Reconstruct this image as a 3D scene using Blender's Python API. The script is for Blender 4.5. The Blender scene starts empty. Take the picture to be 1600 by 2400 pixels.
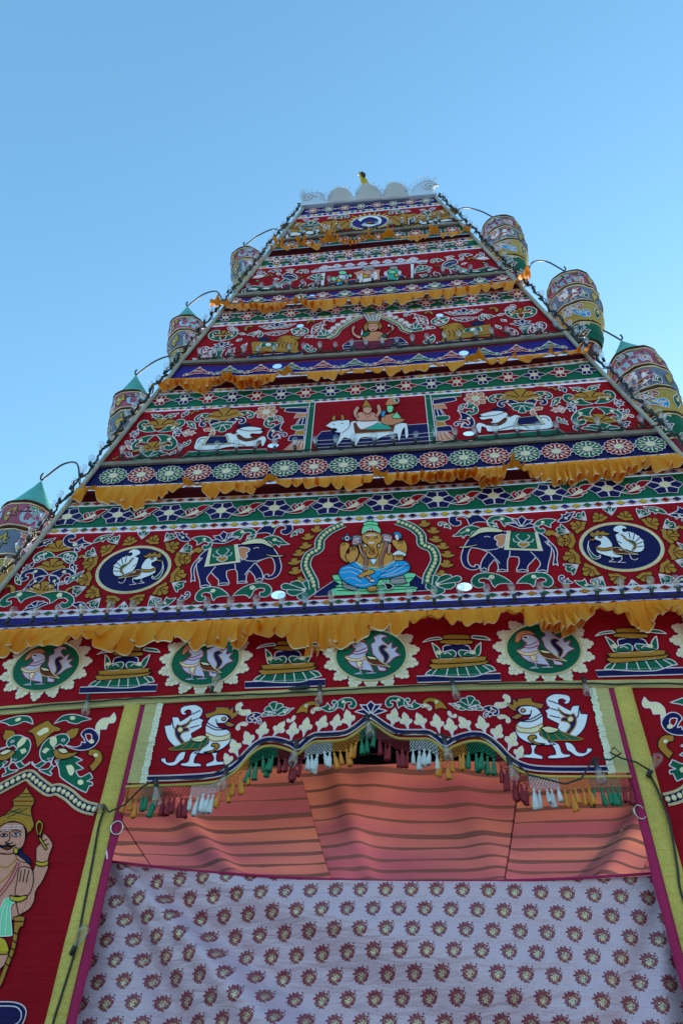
import bpy, bmesh, math, random
from mathutils import Vector, Matrix
from mathutils.geometry import tessellate_polygon, delaunay_2d_cdt

# ------------------------------------------------------------------ camera, sky, sun, exposure
CAM = dict(lens=26.1116, loc=(0.3515,-5.0000,1.5000), right=(0.994671,0.100278,0.023936), up=(0.052461,-0.692188,0.719808), fwd=(-0.088750,0.714717,0.693760))
SC = bpy.context.scene
COL = SC.collection
cam_data = bpy.data.cameras.new('camera')
cam = bpy.data.objects.new('camera', cam_data)
COL.objects.link(cam)
cam_data.sensor_fit = 'VERTICAL'
cam_data.sensor_height = 36.0
cam_data.lens = CAM['lens']
cam_data.clip_start = 0.05
cam_data.clip_end = 5000
_r, _u, _f = Vector(CAM['right']), Vector(CAM['up']), -Vector(CAM['fwd'])
cam.matrix_world = Matrix(((_r.x, _u.x, _f.x, CAM['loc'][0]), (_r.y, _u.y, _f.y, CAM['loc'][1]),
                           (_r.z, _u.z, _f.z, CAM['loc'][2]), (0, 0, 0, 1)))
SC.camera = cam

SUN_ELEV = math.radians(10)
SUN_AZ = math.radians(25)          # clockwise from +Y: behind the gate, to the right
world = bpy.data.worlds.new('World')
SC.world = world
world.use_nodes = True
wn = world.node_tree.nodes
wl = world.node_tree.links
sky = wn.new('ShaderNodeTexSky')
sky.sky_type = 'NISHITA'
sky.sun_disc = False
sky.sun_elevation = SUN_ELEV
sky.sun_rotation = SUN_AZ
sky.altitude = 0
sky.air_density = 2.0
sky.dust_density = 2.0
sky.ozone_density = 4.8
wn['Background'].inputs['Strength'].default_value = 0.15
tint = wn.new('ShaderNodeMix'); tint.data_type = 'RGBA'; tint.blend_type = 'MULTIPLY'; tint.inputs[0].default_value = 1.0
tint.inputs[7].default_value = (0.86, 1.0, 1.01, 1)      # cool white balance of the photograph, even over the whole sky
wl.new(sky.outputs[0], tint.inputs[6])
wl.new(tint.outputs[2], wn['Background'].inputs['Color'])
sun_data = bpy.data.lights.new('sun', 'SUN')
sun_data.energy = 2.0
sun_data.angle = math.radians(0.6)
sun_data.color = (1.0, 0.86, 0.68)
sun = bpy.data.objects.new('sun', sun_data)
COL.objects.link(sun)
sun.location = (30, 40, 20)
_d = Vector((math.sin(SUN_AZ) * math.cos(SUN_ELEV), math.cos(SUN_AZ) * math.cos(SUN_ELEV), math.sin(SUN_ELEV)))
sun.rotation_euler = _d.to_track_quat('Z', 'Y').to_euler()
SC.view_settings.view_transform = 'Standard'
SC.view_settings.look = 'None'
SC.view_settings.exposure = 2.06
SC.view_settings.gamma = 1.0
SC.view_settings.use_curve_mapping = False
SC.cycles.max_bounces = 6
SC.cycles.transparent_max_bounces = 12
SC.cycles.caustics_reflective = False
SC.cycles.caustics_refractive = False

RND = random.Random(7)

# ------------------------------------------------------------------ measured data
# seams of the hangings on the facade: height = a + b x + c x^2 (metres)
SEAM = {
 'L1': (6.5804, 0.00127, 0.00439),
 'L0': (6.6390, 0.00070, 0.00433),
 'L2': (6.2887, 0.00113, 0.00444),
 'L3': (6.2115, 0.00024, 0.00540),
 'L4': (5.3279, 0.00140, 0.00160),
 'L5': (5.2658, -0.00038, -0.00001),
 'L6': (5.1870, 0.00379, -0.00076),
 'L7': (5.1347, 0.00577, 0.00027),
 'M8': (6.7938, -0.00014, 0.00628),
 'M7': (6.8487, -0.00081, 0.00628),
 'M6': (7.1310, 0.00105, 0.00577),
 'MC': (7.1935, -0.00042, 0.00453),
 'M3': (8.0581, 0.00133, 0.00482),
 'M2': (8.1001, 0.00470, 0.00784),
 'M1': (8.3545, 0.01252, 0.01274),
 'M0': (8.4187, 0.01302, 0.01303),
 'N8': (8.5759, -0.00014, 0.01089),
 'N7': (8.6430, 0.00181, 0.00970),
 'N6': (8.8385, 0.00659, 0.02136),
 'NC': (8.9347, 0.00537, 0.01559),
 'N3': (9.7706, 0.01544, 0.00925),
 'N2': (9.8284, 0.01213, 0.01317),
 'N1': (10.0406, 0.00065, 0.00522),
 'N0': (10.1031, 0.00146, 0.00535),
 'O8': (10.1654, 0.01106, 0.02223),
 'O7': (10.2410, 0.01284, 0.02268),
 'O6': (10.4114, 0.01482, 0.00992),
 'OC': (10.4894, 0.01053, 0.00890),
 'O3': (11.2447, 0.02399, 0.00000),
 'O2': (11.3194, 0.02700, 0.00000),
 'O1': (11.4739, 0.02908, 0.00524),
 'O0': (11.5511, 0.03328, 0.01051),
 'Q8': (11.7403, -0.00122, 0.00000),
 'Q7': (11.8067, 0.00025, 0.00000),
 'Q6': (11.9567, 0.02460, 0.00000),
 'QC': (12.0305, 0.01509, 0.00000),
 'Q3': (12.7294, 0.01627, 0.00000),
 'Q2': (12.8151, 0.01131, 0.00000),
 'QT': (13.0144, -0.00976, 0.00000),
 'T0': (4.4784, 0.00571, -0.00696),
 'T1': (4.4159, 0.00574, -0.00909),
}
# embroidered figures: part, fill/edge/layer/mode, outline on the facade in millimetres (x z ...)
FIGURE = {
 'elephant': [
  ('body','nw0s','955 6005 907 5978 869 5919 830 5852 800 5769 789 5702 804 5627 844 5587 893 5577 932 5595 930 5627 901 5636 896 5610 866 5623 846 5674 853 5749 885 5823 930 5820 997 5790 1026 5768 973 5691 948 5626 943 5560 1003 5560 1013 5598 1036 5637 1073 5685 1092 5634 1091 5577 1075 5546 1167 5543 1175 5629 1200 5702 1269 5698 1279 5680 1271 5623 1244 5568 1242 5534 1337 5529 1339 5587 1392 5649 1423 5688 1446 5637 1445 5597 1406 5542 1405 5517 1493 5515 1512 5593 1547 5689 1569 5771 1572 5839 1550 5900 1508 5950 1460 5971 1233 6000 1104 6006 1027 6014'),
  ('tail','nw1s','1545 5866 1556 5823 1580 5753 1577 5687 1559 5622 1550 5587 1575 5602 1590 5578 1594 5653 1610 5718 1605 5777 1580 5835'),
  ('ear','sw2s','1183 5965 1110 5947 1100 5913 1122 5885 1111 5843 1151 5806 1182 5855 1209 5932'),
  ('headdress','ck2s','863 5928 921 5995 979 6050 1046 6063 1122 6047 1189 6011 1167 5991 1064 5998 986 5991 931 5959'),
  ('tusk','ck2s','958 5870 881 5849 759 5843 803 5826 867 5828 939 5852'),
  ('saddle_cloth','cw2p','1220 6001 1478 5966 1491 5751 1167 5785'),
  ('saddle_cloth','gk3p','1255 5995 1451 5968 1448 5779 1215 5804'),
  ('saddle_cloth','ow4s','1332 5794 1287 5831 1317 5864 1339 5845 1367 5861 1390 5825'),
  ('saddle_cloth','-w4L','1342 5862 1308 5890 1288 5935 1316 5951'),
  ('saddle_cloth','-w4L','1342 5862 1377 5886 1407 5918 1389 5941'),
  ('saddle_cloth','-w4L','1309 5856 1266 5867 1261 5902'),
  ('saddle_cloth','-w4L','1372 5852 1417 5857 1432 5886'),
  ('body','-w1L','930 5820 1016 5792 1106 5800 1148 5832'),
  ('body','-w1L','1033 5771 1091 5675 1111 5633'),
  ('body','-w1L','1200 5702 1215 5768'),
  ('body','-w1L','1388 5749 1423 5688'),
  ('body','-w1L','1013 5945 1040 5952 1064 5938'),
  ('body','-w1L','1525 5859 1554 5806'),
  ('body','-w1L','949 5577 975 5592 998 5571'),
  ('body','-w1L','1083 5556 1121 5567 1163 5555'),
  ('body','-w1L','1248 5547 1292 5557 1333 5542'),
  ('body','-w1L','1411 5531 1455 5541 1491 5526'),
 ],
 'swan': [
  ('tail_fan','qk0s','2130 5853 2133 5896 2169 5916 2131 5940 2130 5966 2163 5999 2214 6004 2245 5975 2237 5953 2218 5967 2204 5948 2214 5923 2254 5931 2275 5916 2298 5907 2311 5884 2331 5866 2337 5840 2355 5813 2346 5780 2346 5755 2332 5722 2314 5699 2274 5685 2228 5696 2196 5714 2154 5742 2131 5802'),
  ('tail_fan','-k1L','2170 5894 2213 5865'),
  ('tail_fan','-k1L','2252 5923 2246 5846'),
  ('tail_fan','-k1L','2296 5902 2266 5827'),
  ('tail_fan','-k1L','2335 5857 2278 5801'),
  ('tail_fan','-k1L','2352 5805 2284 5775'),
  ('tail_fan','-k1L','2343 5752 2276 5743'),
  ('tail_fan','-k1L','2129 5823 2165 5792'),
  ('body','qk1s','1950 5882 1972 5898 2015 5895 2054 5875 2075 5831 2083 5780 2072 5731 2079 5680 2151 5651 2093 5635 2024 5653 1958 5688 1934 5718 1944 5767 1979 5787 1992 5820 1971 5838 1944 5855'),
  ('plume','go2s','2190 5901 2213 5839 2262 5811 2278 5776 2260 5727 2224 5703 2258 5760 2230 5804 2197 5849'),
  ('wing','dc2s','2074 5742 2118 5746 2162 5725 2180 5699 2270 5657 2197 5665 2138 5675 2091 5680 2066 5706'),
  ('wing','ck3s','2109 5733 2149 5721 2162 5700 2122 5711'),
  ('collar','ok2s','1939 5772 1995 5744 2077 5755 2067 5726 1988 5714 1931 5745'),
  ('crest','ok0s','1918 5910 1945 5952 1958 5925 1998 5966 2010 5934 2040 5954 2059 5927 2100 5916 2064 5892 2003 5901 1943 5879'),
  ('beak','ok2s','1949 5869 1921 5853 1903 5868 1908 5834 1946 5835'),
  ('streamer','gw2s','1896 5835 1880 5785 1885 5717 1911 5666 1938 5648 1955 5672 1953 5644 1928 5629 1892 5635 1871 5682 1868 5752'),
  ('leg','-w1L','2041 5650 2052 5617 2010 5592 2070 5588'),
  ('leg','-w1L','2130 5640 2116 5605 2081 5584 2146 5577'),
  ('leg','-w1L','2198 5673 2203 5616 2229 5601 2255 5616'),
  ('eye','sk3s','2013 5875 2011 5882 2005 5887 1996 5887 1988 5884 1983 5877 1985 5870 1991 5865 2000 5864 2009 5868'),
 ],
 'seated_deity': [
  ('plinth','nw0p','-477 5362 -466 5407 -306 5536 396 5545 547 5411 545 5378'),
  ('pedestal','Gk1s','-328 5385 -327 5360 386 5364 387 5387 341 5429 -274 5450'),
  ('pedestal','Gk2s','-325 5559 -272 5591 324 5575 390 5541 362 5498 340 5473 336 5426 -257 5446 -269 5485 -312 5521'),
  ('pedestal','-k3L','-312 5529 -29 5509 365 5516'),
  ('pedestal','-k3L','-269 5478 29 5446 337 5466'),
  ('pedestal','-k2L','-285 5416 29 5395 386 5405'),
  ('rug','ek3s','-247 5536 -187 5473 -116 5440 -119 5400 -180 5418 -233 5442'),
  ('rug','ek3s','179 5520 288 5551 311 5457 238 5442 169 5468'),
  ('ear','ek1s','-159 6029 -122 6042 -75 6032 -72 5933 -121 5920 -161 5922'),
  ('ear','wm2s','-153 5996 -91 6008 -93 5942 -161 5931'),
  ('ear','ek1s','98 6037 144 6042 202 6005 197 5928 143 5935 103 5950'),
  ('ear','wm2s','123 6019 196 5997 192 5944 122 5965'),
  ('ear','-m3L','-152 5979 -94 5988'),
  ('ear','-m3L','-155 5963 -95 5971'),
  ('ear','-m3L','-158 5947 -95 5955'),
  ('ear','-m3L','124 6002 194 5981'),
  ('ear','-m3L','124 5986 192 5965'),
  ('body','Ok2s','-102 5919 8 5960 106 5938 154 5902 200 5787 206 5732 114 5648 54 5646 -41 5654 -107 5688 -125 5728 -107 5775 -90 5853'),
  ('arm','Ok3s','-270 5929 -235 5960 -189 5940 -187 5892 -209 5853 -213 5781 -179 5712 -209 5722 -252 5760 -269 5816'),
  ('arm','Ok4s','-182 5891 -157 5902 -133 5911 -105 5854 -107 5790 -131 5737 -149 5706 -179 5708 -216 5765 -217 5813 -187 5827'),
  ('arm','Ok3s','217 5963 253 5944 308 5949 327 5891 326 5819 308 5788 266 5783 232 5849 203 5899 195 5948'),
  ('sweet_bowl','qk4s','191 5788 219 5811 249 5832 291 5807 323 5783 295 5754 223 5758'),
  ('arm','Ok5s','221 5774 289 5770 290 5711 222 5707 205 5736'),
  ('arm','-k6L','239 5769 238 5742'),
  ('arm','-k6L','254 5768 253 5741'),
  ('arm','-k6L','271 5767 271 5740'),
  ('arm','-k5L','-166 5890 -164 5850'),
  ('arm','-k5L','-151 5897 -149 5853'),
  ('arm','-k5L','-136 5898 -134 5848'),
  ('arm','-k4L','253 5940 255 5908'),
  ('arm','-k4L','271 5943 273 5911'),
  ('arm','-k4L','289 5944 289 5911'),
  ('arm','-k4L','-251 5944 -244 5915'),
  ('arm','-k4L','-232 5951 -228 5919'),
  ('flower_ornament','wk4s','-185 6002 -190 6023 -202 6036 -216 6037 -228 6025 -232 6005 -227 5984 -215 5971 -201 5970 -189 5982'),
  ('flower_ornament','uk5s','-236 6001 -238 6013 -243 6021 -249 6021 -254 6014 -256 6003 -253 5991 -248 5983 -242 5983 -237 5990'),
  ('flower_ornament','uk5s','-166 5997 -167 6008 -172 6016 -177 6016 -181 6009 -183 5998 -181 5986 -177 5978 -171 5978 -167 5985'),
  ('flower_ornament','uk5s','-198 6044 -200 6052 -206 6057 -213 6057 -218 6053 -220 6046 -218 6038 -212 6034 -206 6033 -200 6037'),
  ('flower_ornament','mk6s','-200 6000 -202 6007 -206 6012 -211 6012 -216 6008 -217 6002 -215 5995 -211 5990 -206 5990 -201 5994'),
  ('flower_ornament','wk4s','221 6004 246 6031 263 5993 253 5944 235 5954'),
  ('flower_ornament','uk3s','206 6013 219 6046 243 6052 271 6038 285 6008 278 5967 260 5977 237 6028'),
  ('trousers','uk4s','-274 5614 -253 5662 -197 5690 -131 5721 -59 5662 90 5632 210 5708 270 5708 322 5690 345 5638 331 5586 270 5548 176 5523 83 5518 53 5460 24 5447 -40 5423 -116 5438 -193 5481 -247 5532 -271 5575'),
  ('trousers','-w5L','-238 5642 -172 5654 -100 5626 -64 5579'),
  ('trousers','-w5L','-254 5597 -177 5608 -112 5574 -58 5526'),
  ('trousers','-w5L','-217 5535 -147 5538 -76 5489'),
  ('trousers','-w5L','-128 5462 -58 5451 6 5470'),
  ('trousers','-w5L','89 5547 177 5565 267 5628 315 5663'),
  ('trousers','-w5L','101 5592 178 5610 245 5667'),
  ('trousers','-w5L','147 5536 236 5561 313 5602'),
  ('trousers','-k5L','-179 5693 -130 5651 -70 5625'),
  ('trousers','-k5L','53 5519 125 5590 208 5639 333 5647'),
  ('belt','tw5s','-131 5719 -59 5664 31 5642 90 5638 204 5708 207 5693 90 5615 -17 5625 -64 5643'),
  ('stole','pk5s','-109 5919 -78 5929 -71 5868 -35 5786 -22 5722 -29 5599 -63 5609 -53 5740 -89 5821'),
  ('stole','pk5s','130 5936 158 5918 147 5854 109 5730 115 5637 84 5629 81 5747 111 5840'),
  ('stole','pk4s','161 5918 190 5892 176 5789 152 5806'),
  ('stole','-k6L','-90 5918 -65 5820 -38 5731 -47 5608'),
  ('stole','-k6L','142 5919 129 5839 97 5738 99 5634'),
  ('head','Ok5s','-75 5999 -60 6044 8 6064 83 6038 107 5979 94 5930 64 5908 62 5860 68 5803 49 5761 13 5746 -23 5765 -36 5802 -29 5849 -11 5858 -1 5836 -12 5812 7 5787 27 5806 9 5863 -17 5905 -56 5940'),
  ('head','-k6L','-41 6013 -23 6000 -4 5986'),
  ('head','-k6L','33 5984 51 5995 70 6010'),
  ('head','wk6s','-35 5992 -21 5997 -9 5986 -21 5979'),
  ('head','wk6s','38 5985 53 5992 67 5988 52 5976'),
  ('head','w-6s','-41 6022 8 6031 58 6019 58 6009 8 6018 -40 6009'),
  ('head','w-6s','-13 5937 36 5938 35 5919 -12 5921'),
  ('head','-d6L','20 5886 32 5845 44 5781'),
  ('head','-d6L','23 5862 47 5844'),
  ('head','-d6L','27 5830 53 5812'),
  ('tusk','wk6p','-56 5912 -29 5907 -35 5880 -56 5886'),
  ('tusk','wk6p','61 5890 87 5910 88 5868'),
  ('crown','Gk6s','-79 6057 -74 6099 -60 6141 -63 6162 -48 6187 -26 6196 3 6231 34 6192 65 6179 76 6148 71 6132 96 6088 98 6046 58 6061 9 6077 -35 6063 -66 6036'),
  ('crown','-k7L','-60 6141 9 6149 71 6132'),
  ('crown','-k7L','-48 6183 9 6189 65 6175'),
  ('crown','-q7L','-72 6039 -35 6070 9 6083 58 6065 95 6037'),
  ('crown','wm8s','9 6110 21 6084 8 6060 -4 6086'),
  ('pendant','qu6s','-2 5729 31 5739 61 5725 31 5671'),
  ('foot','Ok5s','-111 5555 -64 5590 -17 5618 30 5611 37 5580 -5 5560 -82 5533'),
  ('foot','pk5s','-46 5547 -23 5554 36 5505 12 5492 -11 5504'),
  ('foot','wk6s','44 5492 39 5501 26 5507 10 5508 -3 5504 -8 5495 -3 5486 10 5480 26 5479 39 5484'),
  ('foot','Ok5s','-29 5424 41 5438 72 5387 -6 5378'),
  ('foot','-k6L','-6 5401 6 5382'),
  ('foot','-k6L','18 5403 29 5382'),
  ('foot','-k6L','41 5408 52 5387'),
  ('mouse','kw5s','88 5476 111 5464 146 5462 186 5445 191 5416 156 5388 139 5400 122 5449'),
  ('mouse','-k5L','117 5464 111 5490'),
  ('mouse','-k5L','131 5463 141 5488'),
 ],
 'roundel_swan': [
  ('tail_fan','lm0s','10 4818 4 4860 36 4884 22 4923 69 4949 117 4940 136 4915 105 4923 92 4898 139 4847 174 4881 169 4812 222 4830 195 4783 237 4748 182 4723 147 4684 89 4653 67 4707 21 4763'),
  ('body','lm1s','-155 4860 -132 4887 -85 4892 -37 4862 -20 4806 -43 4759 -26 4711 3 4663 26 4609 -49 4622 -106 4640 -153 4673 -182 4715 -191 4756 -154 4770 -117 4817 -137 4836'),
  ('body','-m2L','-149 4798 -96 4795 -31 4827'),
  ('body','-m2L','-154 4777 -90 4768 -31 4793'),
  ('plume','no1s','68 4830 103 4849 135 4827 103 4808 146 4745 126 4692 89 4653 107 4719 73 4788'),
  ('wing','dc2s','-43 4752 44 4728 89 4686 160 4637 78 4658 20 4666 -26 4698'),
  ('wing','ck3s','-37 4749 32 4733 55 4708 -8 4717'),
  ('collar','cs2s','-195 4756 -153 4730 -95 4725 -43 4744 -49 4719 -101 4703 -159 4708 -198 4737'),
  ('crest','sd0s','-205 4839 -180 4910 -121 4936 -73 4927 -35 4887 -120 4891 -155 4853 -184 4820'),
  ('scroll','cs2s','-112 4694 -83 4703 -58 4686 -77 4666 -60 4646 -89 4647 -106 4667'),
  ('leg','-l1L','-83 4631 -74 4601 -128 4590 -60 4588'),
  ('leg','-l1L','9 4617 20 4597 -37 4592 43 4592'),
  ('leg','lm1s','43 4668 78 4647 117 4632 117 4606 66 4612 55 4641'),
  ('eye','kw2s','-101 4865 -105 4872 -114 4877 -126 4878 -135 4874 -139 4866 -135 4859 -126 4854 -114 4853 -105 4858'),
 ],
 'lotus_pot': [
  ('base_bar','nw0p','-984 4556 -351 4557 -352 4498 -978 4501'),
  ('flared_foot','gw1s','-919 4566 -865 4610 -754 4612 -453 4637 -381 4582 -438 4571 -551 4536 -748 4542'),
  ('flared_foot','-w2L','-824 4612 -866 4558'),
  ('flared_foot','-w2L','-742 4611 -760 4546'),
  ('flared_foot','-w2L','-672 4614 -667 4543'),
  ('flared_foot','-w2L','-603 4619 -586 4540'),
  ('flared_foot','-w2L','-533 4624 -494 4552'),
  ('flared_foot','-w2L','-476 4630 -415 4573'),
  ('ring','ok2s','-866 4621 -852 4661 -443 4671 -434 4655 -487 4633 -824 4609'),
  ('ring','ok3s','-859 4677 -842 4701 -468 4710 -447 4685 -477 4662 -816 4654'),
  ('body','nw1s','-768 4768 -748 4823 -581 4819 -547 4753 -492 4710 -796 4691 -789 4742'),
  ('leaf','gw2s','-850 4852 -807 4811 -781 4758 -744 4767 -691 4776 -668 4742 -697 4700 -773 4698 -818 4721'),
  ('leaf','gw2s','-468 4839 -508 4799 -529 4752 -571 4763 -631 4774 -650 4747 -614 4700 -538 4702 -486 4730'),
  ('leaf','c-3s','-781 4755 -786 4767 -797 4774 -811 4775 -821 4768 -824 4757 -819 4745 -807 4738 -794 4737 -784 4744'),
  ('leaf','c-3s','-517 4747 -522 4759 -533 4766 -546 4767 -556 4760 -560 4749 -555 4738 -544 4730 -531 4730 -521 4736'),
  ('body','-w3L','-765 4741 -731 4753 -705 4732'),
  ('body','-w3L','-546 4735 -582 4750 -608 4731'),
  ('neck','ok2s','-789 4844 -759 4874 -548 4862 -531 4828 -653 4822'),
  ('neck','ok3s','-759 4879 -744 4918 -569 4911 -548 4870'),
  ('leaf','gw1s','-923 4858 -875 4891 -791 4902 -766 4882 -850 4876'),
  ('leaf','gw1s','-387 4856 -430 4890 -520 4904 -537 4884 -464 4867'),
 ],
 'goose': [
  ('tail_fan','qn0s','1273 4213 1261 4237 1301 4257 1285 4283 1287 4331 1341 4366 1404 4366 1454 4350 1458 4314 1432 4285 1397 4294 1426 4308 1403 4327 1375 4316 1379 4280 1443 4231 1465 4266 1513 4270 1511 4206 1561 4198 1538 4135 1506 4080 1446 4029 1398 4043 1324 4087 1342 4130 1286 4166 1268 4184'),
  ('tail_fan','-n1L','1379 4280 1301 4319'),
  ('tail_fan','-n1L','1509 4252 1486 4183 1451 4161'),
  ('tail_fan','-n1L','1306 4253 1369 4228'),
  ('tail_fan','-n1L','1291 4195 1360 4175'),
  ('plume','no1s','1359 4257 1388 4215 1436 4196 1459 4207 1471 4160 1450 4104 1399 4047 1381 4061 1419 4105 1410 4139 1361 4152 1376 4175 1412 4174 1371 4210'),
  ('plume','co2s','1451 4161 1449 4173 1440 4181 1427 4182 1416 4174 1410 4162 1411 4150 1420 4142 1433 4142 1444 4149'),
  ('leg','qn0s','1174 3977 1148 3945 1143 3913 1190 3890 1186 3866 1118 3875 1053 3882 1071 3904 1112 3908 1123 3946 1117 3973'),
  ('leg','qn1s','1240 4009 1315 3974 1328 3908 1376 3898 1373 3879 1296 3868 1217 3870 1235 3891 1281 3898 1279 3942'),
  ('train','qn0s','1358 3989 1397 3982 1421 3949 1434 3914 1483 3908 1504 3941 1538 3935 1523 3912 1467 3881 1418 3884 1384 3915 1363 3933'),
  ('body','qn1s','1068 4243 1098 4272 1157 4276 1212 4256 1240 4191 1229 4122 1196 4055 1240 4009 1294 3972 1223 3967 1153 3976 1086 4002 1041 4048 1033 4105 1065 4150 1120 4165 1156 4199 1147 4205 1094 4207'),
  ('body','-n2L','1078 4167 1152 4170 1232 4214'),
  ('body','-n2L','1071 4155 1159 4153 1233 4191'),
  ('body','-n2L','1167 4240 1158 4211 1141 4203'),
  ('wing','go2s','1203 4100 1251 4076 1332 4073 1407 4038 1492 4007 1450 3998 1340 4001 1259 4003 1213 4032'),
  ('wing','ck3s','1213 4099 1266 4109 1339 4084 1310 4063 1248 4059'),
  ('wing','-o3L','1247 4053 1260 4008'),
  ('wing','-o3L','1298 4052 1330 4004'),
  ('wing','-o3L','1348 4050 1400 4002'),
  ('collar','co2s','1042 4127 1080 4103 1152 4101 1229 4133 1221 4099 1167 4064 1105 4064 1045 4079'),
  ('crest','on0s','1002 4305 1043 4291 1045 4346 1078 4314 1081 4338 1189 4347 1189 4311 1265 4290 1242 4249 1197 4263 1137 4282 1071 4267 1051 4232 1008 4269'),
  ('beak','on2s','1009 4184 1064 4214 1104 4201 1058 4171 1027 4177'),
  ('scroll','ok2s','1113 4012 1122 4040 1164 4044 1172 4022 1144 4017 1155 3991 1226 3976 1162 3971'),
  ('eye','pk2s','1124 4239 1122 4247 1115 4253 1104 4253 1095 4248 1091 4240 1093 4231 1100 4226 1111 4226 1120 4231'),
 ],
 'parrot': [
  ('crest','ok0s','-2330 4159 -2297 4194 -2227 4205 -2228 4147 -2256 4112 -2293 4122'),
  ('tail','gw0s','-2342 3941 -2271 3957 -2208 3972 -2128 3940 -2177 3921 -2101 3873 -2159 3858 -2113 3811 -2048 3843 -2014 3801 -2055 3778 -2009 3767 -2005 3743 -2025 3745 -2035 3692 -2104 3722 -2181 3764 -2231 3793 -2269 3823 -2301 3890'),
  ('tail','c-1s','-2245 3897 -2205 3904 -2168 3862 -2174 3825 -2200 3830'),
  ('tail','c-1s','-2075 3770 -2082 3781 -2096 3789 -2110 3789 -2119 3782 -2120 3771 -2113 3759 -2099 3752 -2085 3752 -2076 3758'),
  ('body','gw1s','-2409 4134 -2362 4152 -2314 4147 -2280 4113 -2282 4082 -2307 4052 -2338 4070 -2353 4062 -2385 4041 -2341 4010 -2359 3972 -2367 3942 -2414 3930 -2456 3961 -2481 4013 -2476 4074 -2447 4117'),
  ('body','c-2s','-2432 4126 -2391 4134 -2367 4080 -2386 4045 -2423 4081'),
  ('body','c-2s','-2465 4013 -2441 4043 -2406 4029 -2434 3995'),
  ('eye','nw2s','-2311 4100 -2315 4106 -2322 4109 -2329 4109 -2334 4106 -2335 4101 -2331 4096 -2324 4092 -2317 4092 -2312 4095'),
  ('wing','ok2s','-2380 4011 -2345 4036 -2293 4034 -2241 3999 -2168 4010 -2208 3972 -2269 3950 -2338 3958'),
  ('wing','ck3s','-2348 4031 -2293 4034 -2251 4003 -2289 3991 -2328 4009'),
  ('streamer','nw1s','-2297 4062 -2220 4043 -2177 4056 -2176 4084 -2143 4074 -2166 4110 -2197 4146 -2174 4186 -2123 4189 -2065 4147 -2046 4098 -2068 4046 -2120 4020 -2187 4019 -2261 4041'),
  ('streamer','rw2s','-2163 4145 -2120 4144 -2102 4108 -2120 4082 -2145 4109'),
  ('streamer','c-3s','-2076 4083 -2083 4093 -2095 4100 -2108 4100 -2116 4094 -2117 4084 -2111 4073 -2099 4067 -2086 4066 -2077 4072'),
  ('leg','gw0s','-2435 3944 -2483 3911 -2517 3937 -2511 3918 -2458 3885 -2430 3901 -2404 3926'),
  ('leg','gw0s','-2406 3960 -2368 3959 -2363 3900 -2388 3875 -2447 3876 -2425 3859 -2339 3824 -2336 3841 -2358 3858 -2335 3891'),
  ('leg','-w1L','-2310 3932 -2320 3899 -2341 3899'),
 ],
 'parrot_extras': [
  ('feather','cw0s','-2051 4126 -2083 4152 -2098 4224 -2067 4273 -2009 4281 -1984 4323 -1957 4274 -1964 4238 -2005 4230 -2010 4184 -2062 4185'),
  ('comma_leaf','ok0s','-2104 4021 -2046 4024 -2000 3993 -1979 3933 -2013 3867 -2028 3845 -2069 3893 -2039 3934 -2056 3968 -2096 3978'),
  ('comma_leaf','c-1s','-2021 3976 -2027 3985 -2037 3990 -2047 3990 -2054 3985 -2055 3977 -2050 3968 -2040 3963 -2029 3962 -2022 3968'),
  ('leaf','gw0s','-2441 4241 -2398 4302 -2324 4318 -2250 4306 -2148 4271 -2219 4255 -2257 4236 -2321 4249 -2362 4268'),
  ('leaf','c-1s','-2281 4284 -2288 4294 -2301 4301 -2316 4301 -2325 4295 -2327 4286 -2320 4276 -2306 4269 -2292 4269 -2283 4275'),
 ],
 'crown_leaf': [
  ('leaf','ok0s','-2643 4176 -2577 4229 -2533 4255 -2495 4272 -2448 4234 -2376 4203 -2379 4178 -2434 4162 -2513 4043 -2580 4157'),
  ('leaf','c-1s','-2556 4163 -2517 4204 -2479 4208 -2461 4178 -2501 4154 -2524 4144'),
 ],
 'guardian': [
  ('crown','ok2s','-2496 3746 -2451 3697 -2400 3641 -2407 3586 -2385 3532 -2347 3464 -2375 3410 -2429 3471 -2517 3496 -2587 3467 -2629 3408 -2689 3461 -2649 3506 -2584 3551 -2546 3604 -2572 3644 -2517 3698'),
  ('crown','-d3L','-2520 3694 -2450 3693'),
  ('crown','-g3L','-2541 3671 -2426 3669'),
  ('crown','-d3L','-2567 3640 -2402 3637'),
  ('crown','-g3L','-2547 3606 -2408 3603'),
  ('crown','-g3L','-2560 3573 -2393 3532'),
  ('crown','-g3L','-2595 3536 -2484 3588'),
  ('crown','-g3L','-2565 3520 -2435 3587'),
  ('crown','-y3L','-2646 3453 -2571 3512 -2502 3523 -2413 3495 -2359 3427'),
  ('hair','nk0s','-2442 3474 -2397 3448 -2379 3405 -2386 3332 -2375 3288 -2317 3252 -2280 3210 -2379 3232 -2417 3275 -2403 3325'),
  ('head','pk1s','-2640 3416 -2601 3464 -2561 3486 -2491 3490 -2433 3472 -2396 3420 -2379 3346 -2398 3310 -2435 3281 -2487 3275 -2555 3291 -2602 3334'),
  ('head','wk2s','-2571 3400 -2548 3414 -2515 3399 -2540 3391'),
  ('head','wk2s','-2485 3400 -2463 3421 -2425 3402 -2453 3391'),
  ('head','n-3s','-2533 3404 -2537 3409 -2544 3413 -2551 3413 -2555 3410 -2556 3404 -2551 3398 -2545 3395 -2538 3395 -2533 3398'),
  ('head','n-3s','-2447 3406 -2451 3411 -2458 3415 -2465 3415 -2469 3411 -2469 3406 -2465 3400 -2458 3397 -2452 3396 -2447 3400'),
  ('head','-k3L','-2587 3422 -2555 3433 -2519 3421'),
  ('head','-k3L','-2500 3423 -2468 3435 -2424 3420'),
  ('head','-w3L','-2569 3463 -2425 3461'),
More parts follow.
